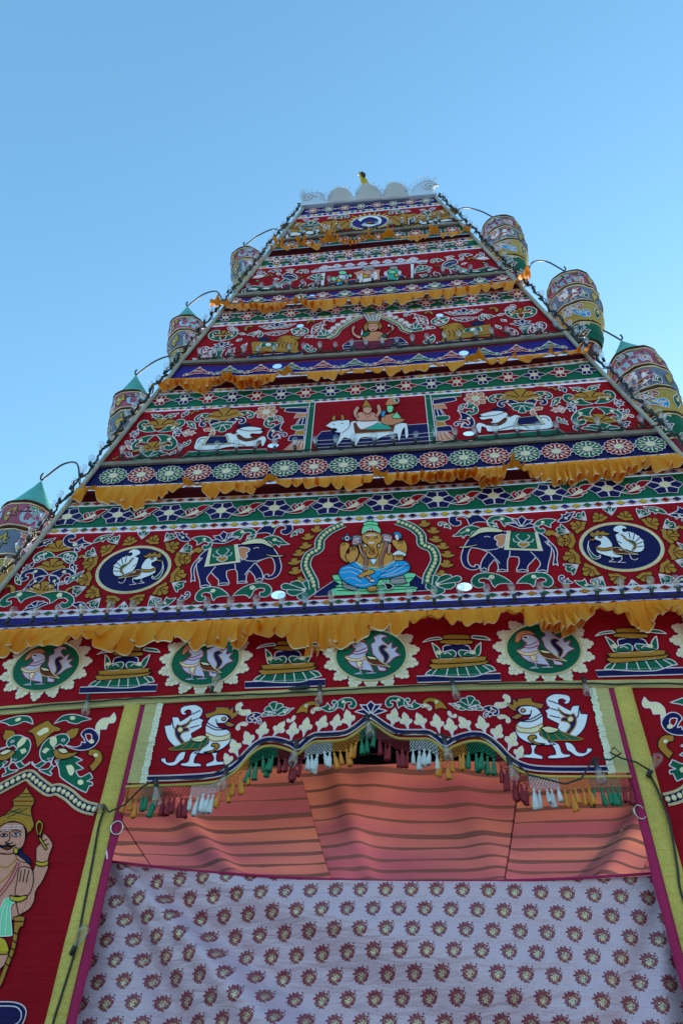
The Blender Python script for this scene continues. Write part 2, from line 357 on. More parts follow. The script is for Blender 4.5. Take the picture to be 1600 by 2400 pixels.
  ('head','-w3L','-2571 3446 -2420 3446'),
  ('head','-w3L','-2573 3430 -2518 3430'),
  ('head','-s3L','-2512 3477 -2508 3451 -2493 3421'),
  ('head','-k3L','-2507 3421 -2493 3369 -2518 3351 -2488 3344 -2459 3351'),
  ('moustache','nk3s','-2573 3341 -2522 3330 -2498 3339 -2467 3329 -2432 3336 -2457 3322 -2494 3327 -2534 3319'),
  ('lips','dk3s','-2534 3321 -2493 3326 -2455 3318 -2485 3303'),
  ('earring','yk3s','-2404 3296 -2411 3308 -2422 3315 -2433 3315 -2439 3308 -2438 3296 -2430 3284 -2419 3277 -2409 3277 -2403 3284'),
  ('torso','pk0s','-2628 3277 -2490 3283 -2417 3275 -2313 3217 -2264 3161 -2241 3000 -2251 2896 -2286 2871 -2499 2872 -2629 3137'),
  ('hand','pk1s','-2255 3203 -2281 3309 -2262 3345 -2266 3412 -2231 3395 -2174 3336 -2176 3279 -2174 3223 -2159 3188 -2171 3106 -2198 3039 -2190 2980 -2210 2928 -2266 2896 -2316 3000 -2273 3073'),
  ('noose','yk3s','-2208 3297 -2258 3345 -2315 3419 -2336 3475 -2322 3505 -2284 3474 -2276 3425 -2280 3381 -2293 3392 -2288 3433 -2294 3467 -2314 3484 -2321 3467 -2304 3422 -2252 3359 -2200 3308'),
  ('hand','-k2L','-2247 3359 -2223 3370'),
  ('hand','-k2L','-2230 3330 -2198 3340'),
  ('palm','pk2s','-2346 3100 -2357 3176 -2332 3193 -2301 3186 -2269 3175 -2243 3130 -2229 3066 -2248 3010 -2331 3013 -2342 3067'),
  ('palm','-k3L','-2339 3169 -2326 3097'),
  ('palm','-k3L','-2315 3175 -2302 3093'),
  ('palm','-k3L','-2286 3168 -2279 3090'),
  ('bangle','yk3s','-2365 3014 -2309 3003 -2253 3013 -2244 2996 -2284 2974 -2344 2984'),
  ('bangle','yk3s','-2259 3227 -2206 3216 -2168 3230 -2163 3202 -2198 3192 -2247 3203'),
  ('necklace','-y2L','-2565 3234 -2473 3191 -2426 3211 -2398 3253'),
  ('necklace','-y2L','-2505 3068 -2433 3122 -2393 3204'),
  ('necklace','-m2L','-2435 3001 -2383 3107 -2367 3218'),
  ('necklace','-m2L','-2450 3021 -2403 3121 -2385 3225'),
  ('sash','Gw2s','-2408 2884 -2401 2948 -2393 2987 -2360 2998 -2318 2967 -2334 2935 -2267 2777 -2310 2774 -2379 2783'),
  ('sash','-w3L','-2376 2961 -2374 2871 -2352 2790'),
  ('sash','-w3L','-2357 2948 -2314 2783'),
  ('breeches','yk1s','-2432 2790 -2353 2771 -2303 2753 -2262 2698 -2268 2674 -2393 2686'),
  ('leg','pk0s','-2365 2686 -2258 2686 -2258 2626 -2288 2591 -2336 2568'),
  ('mace','ok2s','-2294 2884 -2256 2891 -2218 2885 -2215 2833 -2234 2814 -2222 2704 -2230 2615 -2243 2505 -2272 2499 -2258 2626 -2252 2698 -2268 2808'),
  ('mace','-k3L','-2282 2858 -2220 2858'),
  ('mace','-k3L','-2264 2796 -2231 2783'),
  ('mace','-k3L','-2256 2752 -2225 2734'),
  ('mace','-k3L','-2252 2710 -2221 2692'),
  ('mace','-k3L','-2255 2668 -2224 2650'),
  ('mace','-k3L','-2262 2626 -2230 2609'),
  ('pedestal','nw0s','-2430 2415 -2295 2421 -2159 2423 -2087 2411 -2049 2384 -2040 2351 -2056 2298 -2133 2271 -2364 2248'),
  ('pedestal','-w1L','-2422 2395 -2166 2402 -2093 2389 -2064 2351 -2081 2314 -2165 2286'),
 ],
 'cow': [
  ('horn','nk0s','-1452 7712 -1392 7768 -1292 7747 -1331 7700'),
  ('body','qk1s','-1851 7385 -1863 7485 -1843 7561 -1772 7588 -1592 7577 -1537 7611 -1500 7618 -1452 7587 -1437 7646 -1411 7678 -1339 7705 -1249 7696 -1140 7652 -1139 7613 -1169 7571 -1259 7584 -1270 7547 -1204 7485 -1143 7528 -1105 7513 -1092 7462 -1109 7369 -1134 7372 -1151 7463 -1189 7440 -1207 7378 -1346 7380 -1492 7385 -1591 7361 -1737 7359'),
  ('body','-k2L','-1837 7482 -1810 7547 -1750 7541'),
  ('body','-k2L','-1624 7386 -1515 7453 -1303 7389'),
  ('body','-k2L','-1410 7671 -1301 7629 -1145 7623'),
  ('body','-k2L','-1416 7599 -1459 7644 -1428 7578'),
  ('muzzle','k-2s','-1132 7630 -1137 7642 -1146 7649 -1157 7650 -1166 7644 -1168 7634 -1163 7623 -1154 7615 -1143 7614 -1134 7620'),
  ('collar','dk2s','-1419 7566 -1398 7575 -1316 7505 -1207 7517 -1197 7485 -1304 7459 -1390 7507'),
  ('saddle_cloth','ck2p','-1736 7593 -1524 7569 -1472 7433 -1782 7440'),
  ('saddle_cloth','n-3p','-1711 7577 -1537 7559 -1501 7451 -1751 7452'),
 ],
 'cow_plinth': [
  ('plinth','gw0p','-1975 7252 -1912 7353 -1079 7321 -1040 7216'),
 ],
 'door_frame_motif': [
  ('frame','gw0p','-998 8044 -600 8053 -599 7906 -995 8005'),
 ],
 'pillar': [
  ('frame','gw1p','-661 8058 -601 8056 -610 7225 -681 7225'),
  ('frame','gw0p','-993 8055 -601 8056 -601 7987 -989 7997'),
  ('frame','gw0p','-1037 7255 -612 7258 -612 7215 -1029 7217'),
  ('capital','nw0s','-932 7929 -901 7988 -684 7965 -679 7882 -840 7904'),
  ('capital','sw1p','-825 7799 -796 7876 -686 7871 -685 7813'),
  ('shaft','nw0p','-803 7670 -763 7782 -685 7806 -687 7665'),
  ('shaft','gw1s','-836 7621 -823 7674 -688 7679 -691 7603 -777 7592'),
  ('shaft','ow0p','-799 7510 -777 7584 -690 7586 -689 7500'),
  ('shaft','nw1s','-854 7449 -825 7509 -689 7500 -687 7429 -832 7422'),
  ('base','sw0p','-889 7291 -792 7413 -686 7413 -680 7272'),
  ('base','-w1L','-778 7401 -837 7298'),
  ('base','-w1L','-738 7404 -770 7288'),
  ('base','-w1L','-705 7404 -718 7287'),
  ('shaft','-w1L','-749 7781 -776 7678'),
  ('shaft','-w1L','-715 7788 -729 7673'),
 ],
 'riding_couple': [
  ('plinth','nw0p','-587 7413 -507 7548 599 7571 689 7441 663 7235 -533 7239'),
  ('plinth','-w1L','-580 7403 61 7393 684 7423'),
  ('plinth','-w1L','-564 7342 60 7333 677 7364'),
  ('plinth','-w1L','-548 7291 60 7284 670 7296'),
  ('bull','qk2s','-470 7627 -412 7694 -339 7708 -218 7706 -206 7638 -164 7684 103 7649 365 7596 393 7563 400 7400 385 7348 364 7374 363 7525 337 7466 311 7330 292 7320 282 7432 191 7416 87 7366 47 7301 71 7388 -82 7402 -133 7292 -178 7285 -193 7377 -265 7423 -340 7290 -373 7293 -320 7425 -309 7504 -373 7523 -402 7579'),
  ('bull','k-3s','-342 7552 -350 7570 -367 7582 -389 7584 -406 7575 -412 7559 -405 7541 -387 7529 -365 7527 -348 7536'),
  ('bull','-k3L','-398 7657 -370 7642'),
  ('bull','-k3L','-310 7648 -277 7654'),
  ('bull','-d3L','-210 7674 -216 7581 -293 7497'),
  ('horn','ok2s','-390 7702 -410 7757 -382 7804 -363 7789 -365 7700'),
  ('horn','ok2s','-305 7702 -314 7801 -280 7793 -265 7707'),
  ('blanket','dc3p','-174 7650 266 7571 247 7471 -155 7469'),
  ('blanket','t-4p','-112 7530 -83 7647 168 7605 232 7503'),
  ('rider_skirt','wd4s','-150 7664 -17 7676 105 7653 49 7592 -83 7523 -123 7572'),
  ('rider','pk4s','-151 7721 -131 7804 -84 7821 24 7809 93 7738 90 7659 -17 7653 -110 7670'),
  ('rider','pk5s','-158 7732 -176 7841 -139 7924 -109 7892 -135 7804 -117 7728'),
  ('rider','pk5s','83 7708 129 7799 109 7931 76 7912 84 7803 57 7742'),
  ('rider','-o5L','-71 7787 -17 7718 30 7787'),
  ('rider_head','pk6s','-71 7901 -23 7912 27 7891 17 7810 -17 7771 -68 7815'),
  ('rider_crown','ok7s','-84 7881 -64 7960 -44 8046 -3 7953 32 7869 -23 7896'),
  ('companion','sk4s','157 7732 224 7757 291 7761 331 7672 378 7647 339 7609 220 7565 129 7609 123 7693'),
  ('companion','uk5s','131 7798 175 7815 159 7711 123 7714'),
  ('companion','Gk5s','292 7782 319 7716 341 7671 262 7675 236 7703'),
  ('companion','Gk6s','184 7875 220 7893 256 7872 246 7791 214 7769 193 7792'),
  ('companion_crown','so7s','173 7906 213 8012 278 8023 312 7918 257 7902 200 7899'),
  ('companion_crown','gw8s','268 8013 318 7985 309 7920 276 7946'),
 ],
 'lion': [
  ('plinth','bw0s','-1444 9058 -838 9063 -797 9045 -807 9003 -1424 8993'),
  ('tail','nk0s','-1391 9375 -1343 9442 -1264 9436 -1229 9390 -1282 9349'),
  ('body','ok1s','-1460 9320 -1449 9357 -1360 9353 -1149 9314 -1128 9368 -1094 9428 -1031 9447 -952 9425 -858 9378 -840 9342 -892 9310 -860 9243 -865 9132 -837 9081 -887 9043 -977 9068 -1131 9096 -1258 9103 -1422 9088 -1444 9228'),
  ('body','-k2L','-1078 9384 -1124 9322 -1145 9257'),
  ('body','-k2L','-1061 9337 -1100 9263 -1102 9207'),
  ('body','-k2L','-1033 9299 -1060 9246 -1055 9179'),
  ('body','-k2L','-993 9282 -1013 9218 -1002 9150'),
  ('body','-k2L','-948 9277 -962 9211 -945 9154'),
  ('body','-k2L','-903 9282 -904 9193'),
  ('body','-k2L','-926 9330 -849 9336'),
  ('body','-k2L','-962 9387 -929 9376'),
  ('body','-k2L','-1414 9136 -1286 9131 -1194 9097'),
  ('saddle_cloth','ck2p','-1341 9316 -1146 9302 -1104 9207 -1355 9201'),
  ('saddle_cloth','g-3p','-1318 9302 -1160 9291 -1131 9222 -1327 9218'),
  ('saddle_cloth','w-4s','-1201 9253 -1209 9273 -1229 9287 -1251 9289 -1268 9280 -1273 9262 -1265 9243 -1245 9229 -1223 9226 -1206 9235'),
 ],
 'vase': [
  ('vase','gw0s','-1920 9259 -1772 9241 -1800 9162 -1806 9097 -1757 9036 -1765 9000 -1932 9021 -1921 9089 -1865 9104 -1868 9170'),
  ('vase','-w1L','-1908 9220 -1783 9209'),
  ('vase','-w1L','-1914 9062 -1775 9053'),
 ],
 'enthroned_goddess': [
  ('throne','nw0p','-324 9137 -258 9207 378 9214 451 9096 458 8994 -298 8974'),
  ('throne','-w1L','-318 9126 32 9110 453 9091'),
  ('throne','-w1L','-311 9066 32 9052 455 9056'),
  ('throne','-w1L','-305 9017 32 9003 457 9021'),
  ('crown','ek1s','-93 9815 -34 9813 36 9788 106 9804 170 9784 145 9669 124 9597 120 9541 -23 9552 -34 9641'),
  ('crown','-w2L','-70 9796 -11 9616'),
  ('crown','-w2L','-17 9789 18 9612'),
  ('crown','-w2L','41 9774 49 9608'),
  ('crown','-w2L','100 9783 81 9603'),
  ('crown','-w2L','152 9776 113 9610'),
  ('crown','ok2s','-29 9604 -69 9508 -55 9407 -17 9439'),
  ('crown','ok2s','124 9587 157 9494 136 9414 111 9442'),
  ('crown','ok3p','-23 9607 127 9597 120 9541 -21 9550'),
  ('skirt','vk2s','-196 9140 -124 9190 33 9185 255 9180 301 9162 252 9024 196 8969 32 8971 -122 8980 -178 9055'),
  ('skirt','-m3L','-156 9115 -34 9119 76 9008'),
  ('skirt','-m3L','-79 9144 54 9088 209 9088'),
  ('skirt','-m3L','99 9141 254 9141'),
  ('skirt','-m3L','-122 9013 32 9032 185 8994'),
  ('torso','sk3s','-57 9342 34 9375 135 9357 190 9269 213 9166 88 9162 -34 9174 -90 9245'),
  ('arm','pk4s','-118 9229 -204 9341 -217 9487 -189 9535 -172 9502 -188 9421 -159 9335 -90 9286'),
  ('arm','pk4s','202 9308 271 9370 250 9486 279 9492 305 9396 235 9303 212 9266'),
  ('arm','pk4s','111 9239 211 9206 222 9165 144 9163'),
  ('torso','gk4s','-79 9345 -9 9397 2 9314 -66 9262'),
  ('torso','gk4s','145 9275 204 9307 214 9226 156 9223'),
  ('head','pk4s','-17 9526 46 9551 110 9515 102 9419 45 9365 -6 9417'),
  ('head','-k5L','6 9488 29 9485'),
  ('head','-k5L','63 9486 89 9483'),
  ('head','d-5s','63 9408 60 9415 51 9421 40 9423 31 9419 27 9413 30 9405 40 9399 51 9398 60 9401'),
  ('sword','qk4s','-86 9500 -77 9324 -107 9308'),
  ('mirror','wk4s','265 9473 261 9491 251 9503 239 9505 228 9495 224 9479 228 9461 238 9449 250 9448 261 9457'),
 ],
 'triple_deities': [
  ('plinth','nw0p','-555 10651 -298 10685 434 10708 493 10646 445 10602 -545 10574'),
  ('frame','wk0p','-652 10938 -600 10938 -606 10564 -655 10563'),
  ('frame','wk0p','562 10985 614 10989 591 10578 551 10576'),
  ('left_deity','uw1s','-434 10783 -369 10868 -289 10804 -298 10674 -278 10561 -354 10562 -428 10579 -416 10693'),
  ('left_deity','Gk2s','-305 10887 -317 10917 -345 10940 -381 10945 -409 10932 -419 10906 -407 10876 -379 10853 -343 10848 -315 10861'),
  ('left_deity','wk3s','-312 10764 -322 10797 -348 10820 -379 10825 -404 10810 -413 10780 -402 10747 -377 10723 -345 10718 -320 10734'),
  ('left_deity','yk3s','-372 10680 -379 10708 -395 10728 -416 10731 -431 10717 -437 10690 -430 10661 -413 10642 -393 10639 -377 10653'),
  ('left_deity','sk3s','-283 10648 -289 10683 -302 10707 -319 10709 -331 10690 -336 10657 -330 10621 -316 10598 -300 10596 -287 10615'),
  ('left_deity','Gk1s','-441 10740 -449 10776 -468 10801 -490 10804 -507 10785 -513 10752 -505 10716 -486 10692 -464 10688 -447 10707'),
  ('left_deity','Gk1s','-229 10795 -235 10820 -248 10837 -265 10840 -278 10827 -283 10803 -277 10778 -263 10761 -247 10758 -234 10771'),
  ('middle_deity','pk1s','-220 10867 -123 10911 -19 10954 85 10913 167 10894 143 10808 148 10574 54 10589 -5 10555 -99 10562 -201 10586 -166 10740'),
  ('middle_deity','ek2s','75 10939 59 10988 15 11024 -38 11033 -81 11011 -98 10968 -81 10918 -38 10883 15 10874 58 10895'),
  ('middle_deity','pd3s','40 10831 29 10871 -1 10900 -37 10906 -67 10887 -78 10850 -67 10810 -37 10781 -1 10775 29 10794'),
  ('middle_deity','wd3s','-85 10683 40 10693 54 10575 -92 10569'),
  ('middle_deity','yk4s','-7 10729 -15 10755 -36 10773 -61 10777 -82 10766 -90 10743 -82 10717 -61 10699 -36 10695 -15 10706'),
  ('middle_deity','w-2s','-144 10737 -100 10818 -85 10669 -121 10574 -158 10594'),
  ('middle_deity','w-2s','52 10808 99 10845 113 10695 97 10597 68 10616'),
  ('right_deity','tw1s','232 10823 322 10898 409 10824 390 10709 375 10581 249 10572 256 10702'),
  ('right_deity','ek2s','396 10901 385 10931 354 10954 316 10960 285 10948 272 10921 284 10891 314 10869 352 10862 384 10875'),
  ('right_deity','Gk3s','362 10787 353 10817 329 10838 298 10843 273 10830 263 10804 271 10774 296 10753 327 10748 352 10761'),
  ('right_deity','wk3s','253 10761 248 10800 234 10826 216 10829 201 10808 194 10770 199 10731 214 10705 232 10702 247 10724'),
  ('right_deity','wk3s','440 10760 436 10799 424 10824 408 10827 394 10806 388 10768 392 10729 404 10704 420 10701 434 10723'),
  ('right_deity','yk3s','384 10696 381 10724 369 10743 355 10745 343 10730 338 10703 342 10675 353 10656 367 10654 379 10669'),
 ],
 'peacock': [
  ('tail','gw0s','-1732 10627 -1658 10702 -1585 10745 -1479 10711 -1375 10695 -1277 10742 -1205 10793 -1147 10877 -974 10819 -1063 10778 -1195 10674 -1288 10571 -1388 10557 -1578 10555 -1702 10533'),
  ('tail','-w1L','-1697 10598 -1496 10628 -1346 10654 -1201 10742'),
  ('tail','-w1L','-1693 10560 -1465 10574 -1316 10600 -1198 10704'),
  ('tail','w-2s','-1511 10642 -1522 10657 -1549 10669 -1581 10674 -1606 10670 -1614 10658 -1603 10644 -1576 10631 -1544 10626 -1519 10631'),
  ('tail','w-2s','-1344 10629 -1355 10643 -1381 10656 -1413 10661 -1438 10656 -1447 10645 -1436 10630 -1409 10618 -1377 10613 -1352 10617'),
  ('tail','w-2s','-1220 10671 -1229 10685 -1249 10697 -1273 10700 -1291 10695 -1298 10683 -1289 10669 -1269 10657 -1245 10654 -1227 10659'),
  ('body','nw1s','-1198 10951 -1158 11017 -1065 10991 -988 10892 -996 10822 -1079 10818 -1133 10865 -1185 10903'),
  ('body','-w2L','-1165 10938 -1074 10936 -1005 10862'),
  ('crest','pw2s','-1146 11025 -1110 11071 -1056 11049 -1065 10991'),
  ('scroll','vw0s','-1187 10728 -1140 10783 -1073 10734 -1093 10663 -1036 10581 -1124 10575 -1178 10615'),
  ('scroll','vw0s','-949 10592 -929 10675 -869 10727 -858 10651 -900 10609 -921 10551'),
 ],
 'sun_swan': [
  ('swan','qk2s','-164 12489 -85 12554 15 12574 114 12541 187 12430 181 12278 111 12219 14 12195 -84 12230 -119 12280 -64 12321 33 12268 115 12295 138 12387 93 12461 4 12510 -81 12456 -120 12384 -154 12426'),
  ('swan','ok3s','65 12322 55 12340 30 12354 -2 12360 -27 12355 -37 12342 -27 12325 -2 12310 30 12304 55 12309'),
 ],
 'crest': [
  ('left_scroll','z-0s','-1027 13073 -1064 13234 -1032 13324 -1079 13407 -1081 13502 -1034 13541 -916 13536 -787 13504 -707 13378 -692 13253 -657 13150 -621 13024'),
  ('dome','z-0s','-658 13026 -653 13221 -613 13393 -542 13496 -454 13517 -362 13458 -286 13343 -236 13177 -213 13001'),
  ('dome','z-0s','-226 13009 -216 13226 -172 13412 -93 13519 -4 13540 84 13486 158 13356 206 13181 232 12999'),
  ('dome','z-0s','215 13002 227 13215 271 13401 342 13505 424 13517 508 13469 572 13346 619 13161 637 12985'),
  ('right_scroll','z-0s','605 13002 651 13154 712 13370 812 13523 919 13585 1011 13554 1061 13458 1034 13350 996 13308 1012 13135 998 13009'),
 ],
}
# leaf and flower appliques of the left half (mirrored to the right): kind, base, tip (mm), colour, flip, width
SPRAY = {
 'tier1': '''
palm -2963 6018 -2966 6177 o 0 1.9
palm -2957 5791 -2949 5946 o 0 2.0
palm -2963 5520 -2950 5674 o 0 2.0
curl -2952 5957 -3164 5982 g 1 1
curl -3079 6017 -3126 5901 g 0 1
curl -2949 5956 -2736 5950 g 0 1
curl -2867 5994 -2753 5885 g 1 1
leaf -3138 5915 -3232 5786 n 0 1
leaf -2765 5885 -2693 5749 n 1 1
curl -2948 5738 -3221 5753 n 1 1
leaf -2974 5720 -3134 5573 n 1 1.2
curl -2947 5747 -2692 5716 n 0 1
leaf -2939 5732 -2812 5551 n 0 1.2
leaf -2841 5641 -2741 5645 n 1 1
leaf -2742 5619 -2611 5775 g 0 .9
curl -2967 5509 -3315 5459 g 1 .8
curl -2969 5509 -2616 5405 g 0 .8
palm -2949 5355 -2983 5442 n 0 2.4
leaf -2628 5392 -2446 5325 n 0 1
comma -2742 5488 -2647 5593 o 0 1
comma -3209 5540 -3337 5640 o 1 1
curl -2627 6106 -2934 6187 n 0 .9
curl -2634 6101 -2787 6034 n 1 .9
leaf -2627 6111 -2440 6215 g 0 .9
leaf -3173 6086 -3010 6201 n 0 1
comma -2626 5867 -2716 5964 o 1 1.2
leaf -3179 5639 -3270 5790 g 0 .9
leaf -1673 6083 -1848 6206 n 0 1
curl -1671 6108 -1465 6000 g 0 1.1
lotus -1347 6025 -1376 6178 n 0 1.9
curl -1692 5415 -1872 5361 g 0 1
curl -1682 5394 -1575 5457 n 1 1.1
curl -1222 5409 -1520 5441 g 1 1
comma -1671 5783 -1563 5988 o 0 .9
comma -1548 5339 -1499 5353 o 0 1.2
curl -1326 6091 -1060 6134 g 0 1
curl -1066 6123 -726 6198 n 0 1
curl -730 6060 -626 6149 g 0 .8
leaf -991 6060 -736 5962 g 0 1
leaf -1059 6119 -1162 5989 g 1 .9
curl -1191 5408 -857 5470 g 0 .9
palm -467 5409 -773 5497 g 0 .7
trefoil -500 6100 -488 6195 o 0 1.3
trefoil -564 6013 -579 6101 o 0 1.5
trefoil -578 5907 -596 5994 o 0 1.5
trefoil -633 5824 -652 5909 o 0 1.5
trefoil -669 5723 -683 5809 o 0 1.6
trefoil -648 5613 -668 5706 o 0 1.5
trefoil -607 5521 -618 5595 o 0 1.5''',
 'tier2': '''
leaf -2303 7937 -2464 8035 g 1 1
leaf -2297 7936 -2127 8020 g 0 1
palm -2313 7772 -2316 7955 o 0 2.6
curl -2334 7728 -2560 7896 g 0 1
curl -2325 7720 -2039 7872 g 1 .8
leaf -2081 7938 -2021 8068 n 0 1.2
comma -2003 7978 -1906 8051 o 0 .9
curl -2337 7664 -2554 7455 g 1 .9
curl -2329 7663 -2076 7427 g 0 .9
palm -2318 7403 -2343 7556 o 0 3
palm -2330 7270 -2358 7402 g 0 3.2
lotus -2529 7705 -2638 7711 n 0 1.4
curl -2540 7615 -2643 7552 n 0 1.2
comma -2548 7448 -2671 7492 s 1 1
lotus -2143 7687 -2036 7681 n 0 1.8
lotus -2032 7669 -1876 7654 s 0 .8
leaf -2022 7866 -1890 7713 g 0 1
leaf -1922 7546 -2018 7411 g 0 1
comma -2670 7360 -2739 7306 o 0 1
leaf -2619 7400 -2510 7314 n 0 1.2
leaf -2059 7393 -2113 7290 n 0 1.1
palm -1598 7842 -1620 8070 o 0 2.1
curl -1632 7815 -1868 7815 n 1 1
curl -1578 7810 -1353 7823 n 0 1
palm -1610 7820 -1586 7642 g 0 1.5
curl -1754 7970 -1933 7881 g 1 1
curl -1461 7964 -1269 7885 g 0 1
comma -1807 7716 -1677 7601 s 0 1
curl -1035 7889 -1090 7670 g 1 1.1
leaf -1025 7860 -932 7734 g 0 1
curl -940 7735 -1041 7463 n 1 .9
curl -1018 7450 -889 7560 n 0 1
flower -1138 7938 -1013 7935 s 0 1''',
 'tier3': '''
lotus -1817 9264 -1841 9415 n 0 1.9
curl -1840 9433 -1998 9665 g 0 1.1
curl -1832 9432 -1688 9640 g 1 1
palm -1838 9519 -1848 9669 o 0 1.6
curl -1924 9111 -2071 9308 v 0 1
curl -2031 9303 -1924 9111 v 0 1
curl -1647 9254 -1712 9063 v 1 1
leaf -1593 9452 -1657 9391 n 0 1.4
leaf -1566 9233 -1504 9337 g 0 1
comma -1621 9150 -1557 9171 o 0 1
leaf -1637 9076 -1710 9030 n 0 1
leaf -2084 9022 -2154 9096 n 0 1
curl -2075 9086 -1990 9119 n 0 1
curl -1534 9514 -1326 9509 g 0 1.1
curl -1470 9529 -1370 9586 g 1 1
comma -1572 9613 -1489 9733 o 0 1.3
lotus -1160 9616 -1172 9759 n 0 2.4
leaf -1190 9632 -1403 9709 n 0 .8
leaf -1124 9628 -925 9704 n 1 .8
palm -1160 9562 -1154 9459 v 0 3
leaf -1652 9565 -1543 9534 v 0 1
curl -988 9570 -759 9492 g 0 1
curl -976 9580 -822 9419 g 1 .8
comma -798 9674 -683 9730 o 0 1.3
leaf -799 9359 -686 9401 n 0 1.2
curl -760 9230 -674 9043 g 1 1
leaf -1771 9711 -1653 9624 v 0 1
curl -1707 9631 -1789 9750 v 0 1
leaf -707 9427 -567 9630 v 0 1.1
palm -544 9315 -569 9509 g 0 1.1
flower -256 9714 -218 9716 c 0 1
flower -325 9666 -290 9670 c 0 1
flower -390 9599 -353 9602 c 0 1
flower -443 9534 -407 9538 c 0 1
flower -481 9469 -447 9472 c 0 1
leaf -700 9469 -548 9723 v 0 1
curl -548 9723 -431 9707 n 0 1.2
leaf -650 9380 -741 9371 n 0 1.2''',
 'tier4': '''
curl -1421 11044 -1565 11107 n 0 1.3
curl -1413 11095 -1230 11104 n 0 1
leaf -1220 10986 -1290 11036 g 0 1.3
comma -1453 10972 -1325 10990 o 0 1.2
leaf -1496 10877 -1610 10857 o 0 1
leaf -1236 10861 -1317 10899 n 0 1.2
curl -1014 11004 -841 11027 g 0 1.2
leaf -1164 11093 -1034 11098 n 0 1
leaf -774 10977 -636 11058 n 0 1.4
comma -635 11045 -514 11090 c 0 1
comma -976 10819 -904 10883 o 0 1.2
palm -744 10757 -675 10923 g 0 1.4
leaf -823 10597 -664 10670 n 0 1.3
leaf -809 10558 -660 10596 n 0 1.1
lotus -1529 10946 -1545 11038 w 0 2
curl -1688 10633 -1590 10667 g 0 1
leaf -1614 10536 -1718 10564 w 0 .8''',
 'tier5': '''
palm -885 12352 -887 12573 g 0 1.6
leaf -898 12597 -1013 12664 n 0 1.4
leaf -878 12593 -769 12639 n 1 1.4
curl -524 12569 -316 12662 g 0 1.2
leaf -507 12655 -637 12613 n 0 1.2
leaf -460 12424 -510 12411 g 0 1.2
fan -578 12081 -684 12533 o 0 1.7
fan -1167 12255 -1028 12578 o 0 1.6
leaf -590 12147 -660 12440 n 0 .9
leaf -1140 12445 -1046 12537 n 0 .9''',
 'pelmet': '''
flame -1003 3852 -1056 3970 c 0 1
flame -958 3929 -1018 4079 c 0 1
flame -865 3994 -925 4140 c 0 1
flame -820 4053 -783 4207 c 0 1
flame -724 4079 -635 4203 c 0 1
flame -585 4044 -561 4200 c 0 1
flame -495 4074 -463 4233 c 0 1
flame -393 4104 -329 4244 c 0 1
flame -272 4107 -236 4253 c 0 1
flame -150 4125 -171 4292 c 0 1
comma -905 4281 -1023 4361 c 0 1.1
curl -814 4266 -934 4233 n 1 1
curl -897 4208 -820 4218 n 0 1.2
comma -918 4197 -1005 4157 c 1 1
palm -717 4257 -747 4372 g 0 1.7
leaf -815 4278 -713 4275 g 0 .8
leaf -701 4262 -577 4320 g 1 .7
curl -567 4264 -387 4338 o 0 1
comma -566 4252 -624 4206 c 0 1
curl -380 4313 -248 4334 g 1 1.2
curl -291 4298 -114 4354 g 0 1
comma -369 4301 -448 4276 c 1 1''',
}
PATH = {
 'tier1': '-244 6193 -378 6110 -455 6006 -464 5897 -547 5832 -571 5717 -535 5615 -496 5531 -481 5441',
 'tier3': '-93 9750 -220 9656 -311 9558 -378 9484 -421 9370 -504 9306',
 'side': '-2515 3832 -2435 3785 -2352 3734 -2305 3713 -2251 3721 -2156 3676 -2076 3619 -2003 3586 -1927 3569',
 'pelmet': '-1606 3786 -1395 3787 -1149 3798 -1037 3828 -959 3887 -893 3975 -814 4047 -739 4065 -662 4054 -583 4026 -528 3997 -476 4044 -414 4086 -327 4091 -198 4099 -123 4138 -58 4189 2 4235',
}
WIND_HOLE = {
 'tier1': [(-0.791,5.402,0.064,0.045)],
 'tier2': [(-1.012,7.373,0.058,0.035)],
 'tier2b': [],
 'tier3': [(-0.869,9.648,0.045,0.039)],
 'tier3b': [(-1.089,8.800,0.056,0.047)],
 'tier4b': [(-0.755,10.363,0.037,0.019)],
 'tier5': [(-0.191,12.660,0.030,0.027)],
}

# ------------------------------------------------------------------ materials
MATS = {}
def _new(name):
    m = bpy.data.materials.new(name)
    m.use_nodes = True
    return m, m.node_tree.nodes, m.node_tree.links, m.node_tree.nodes['Principled BSDF']

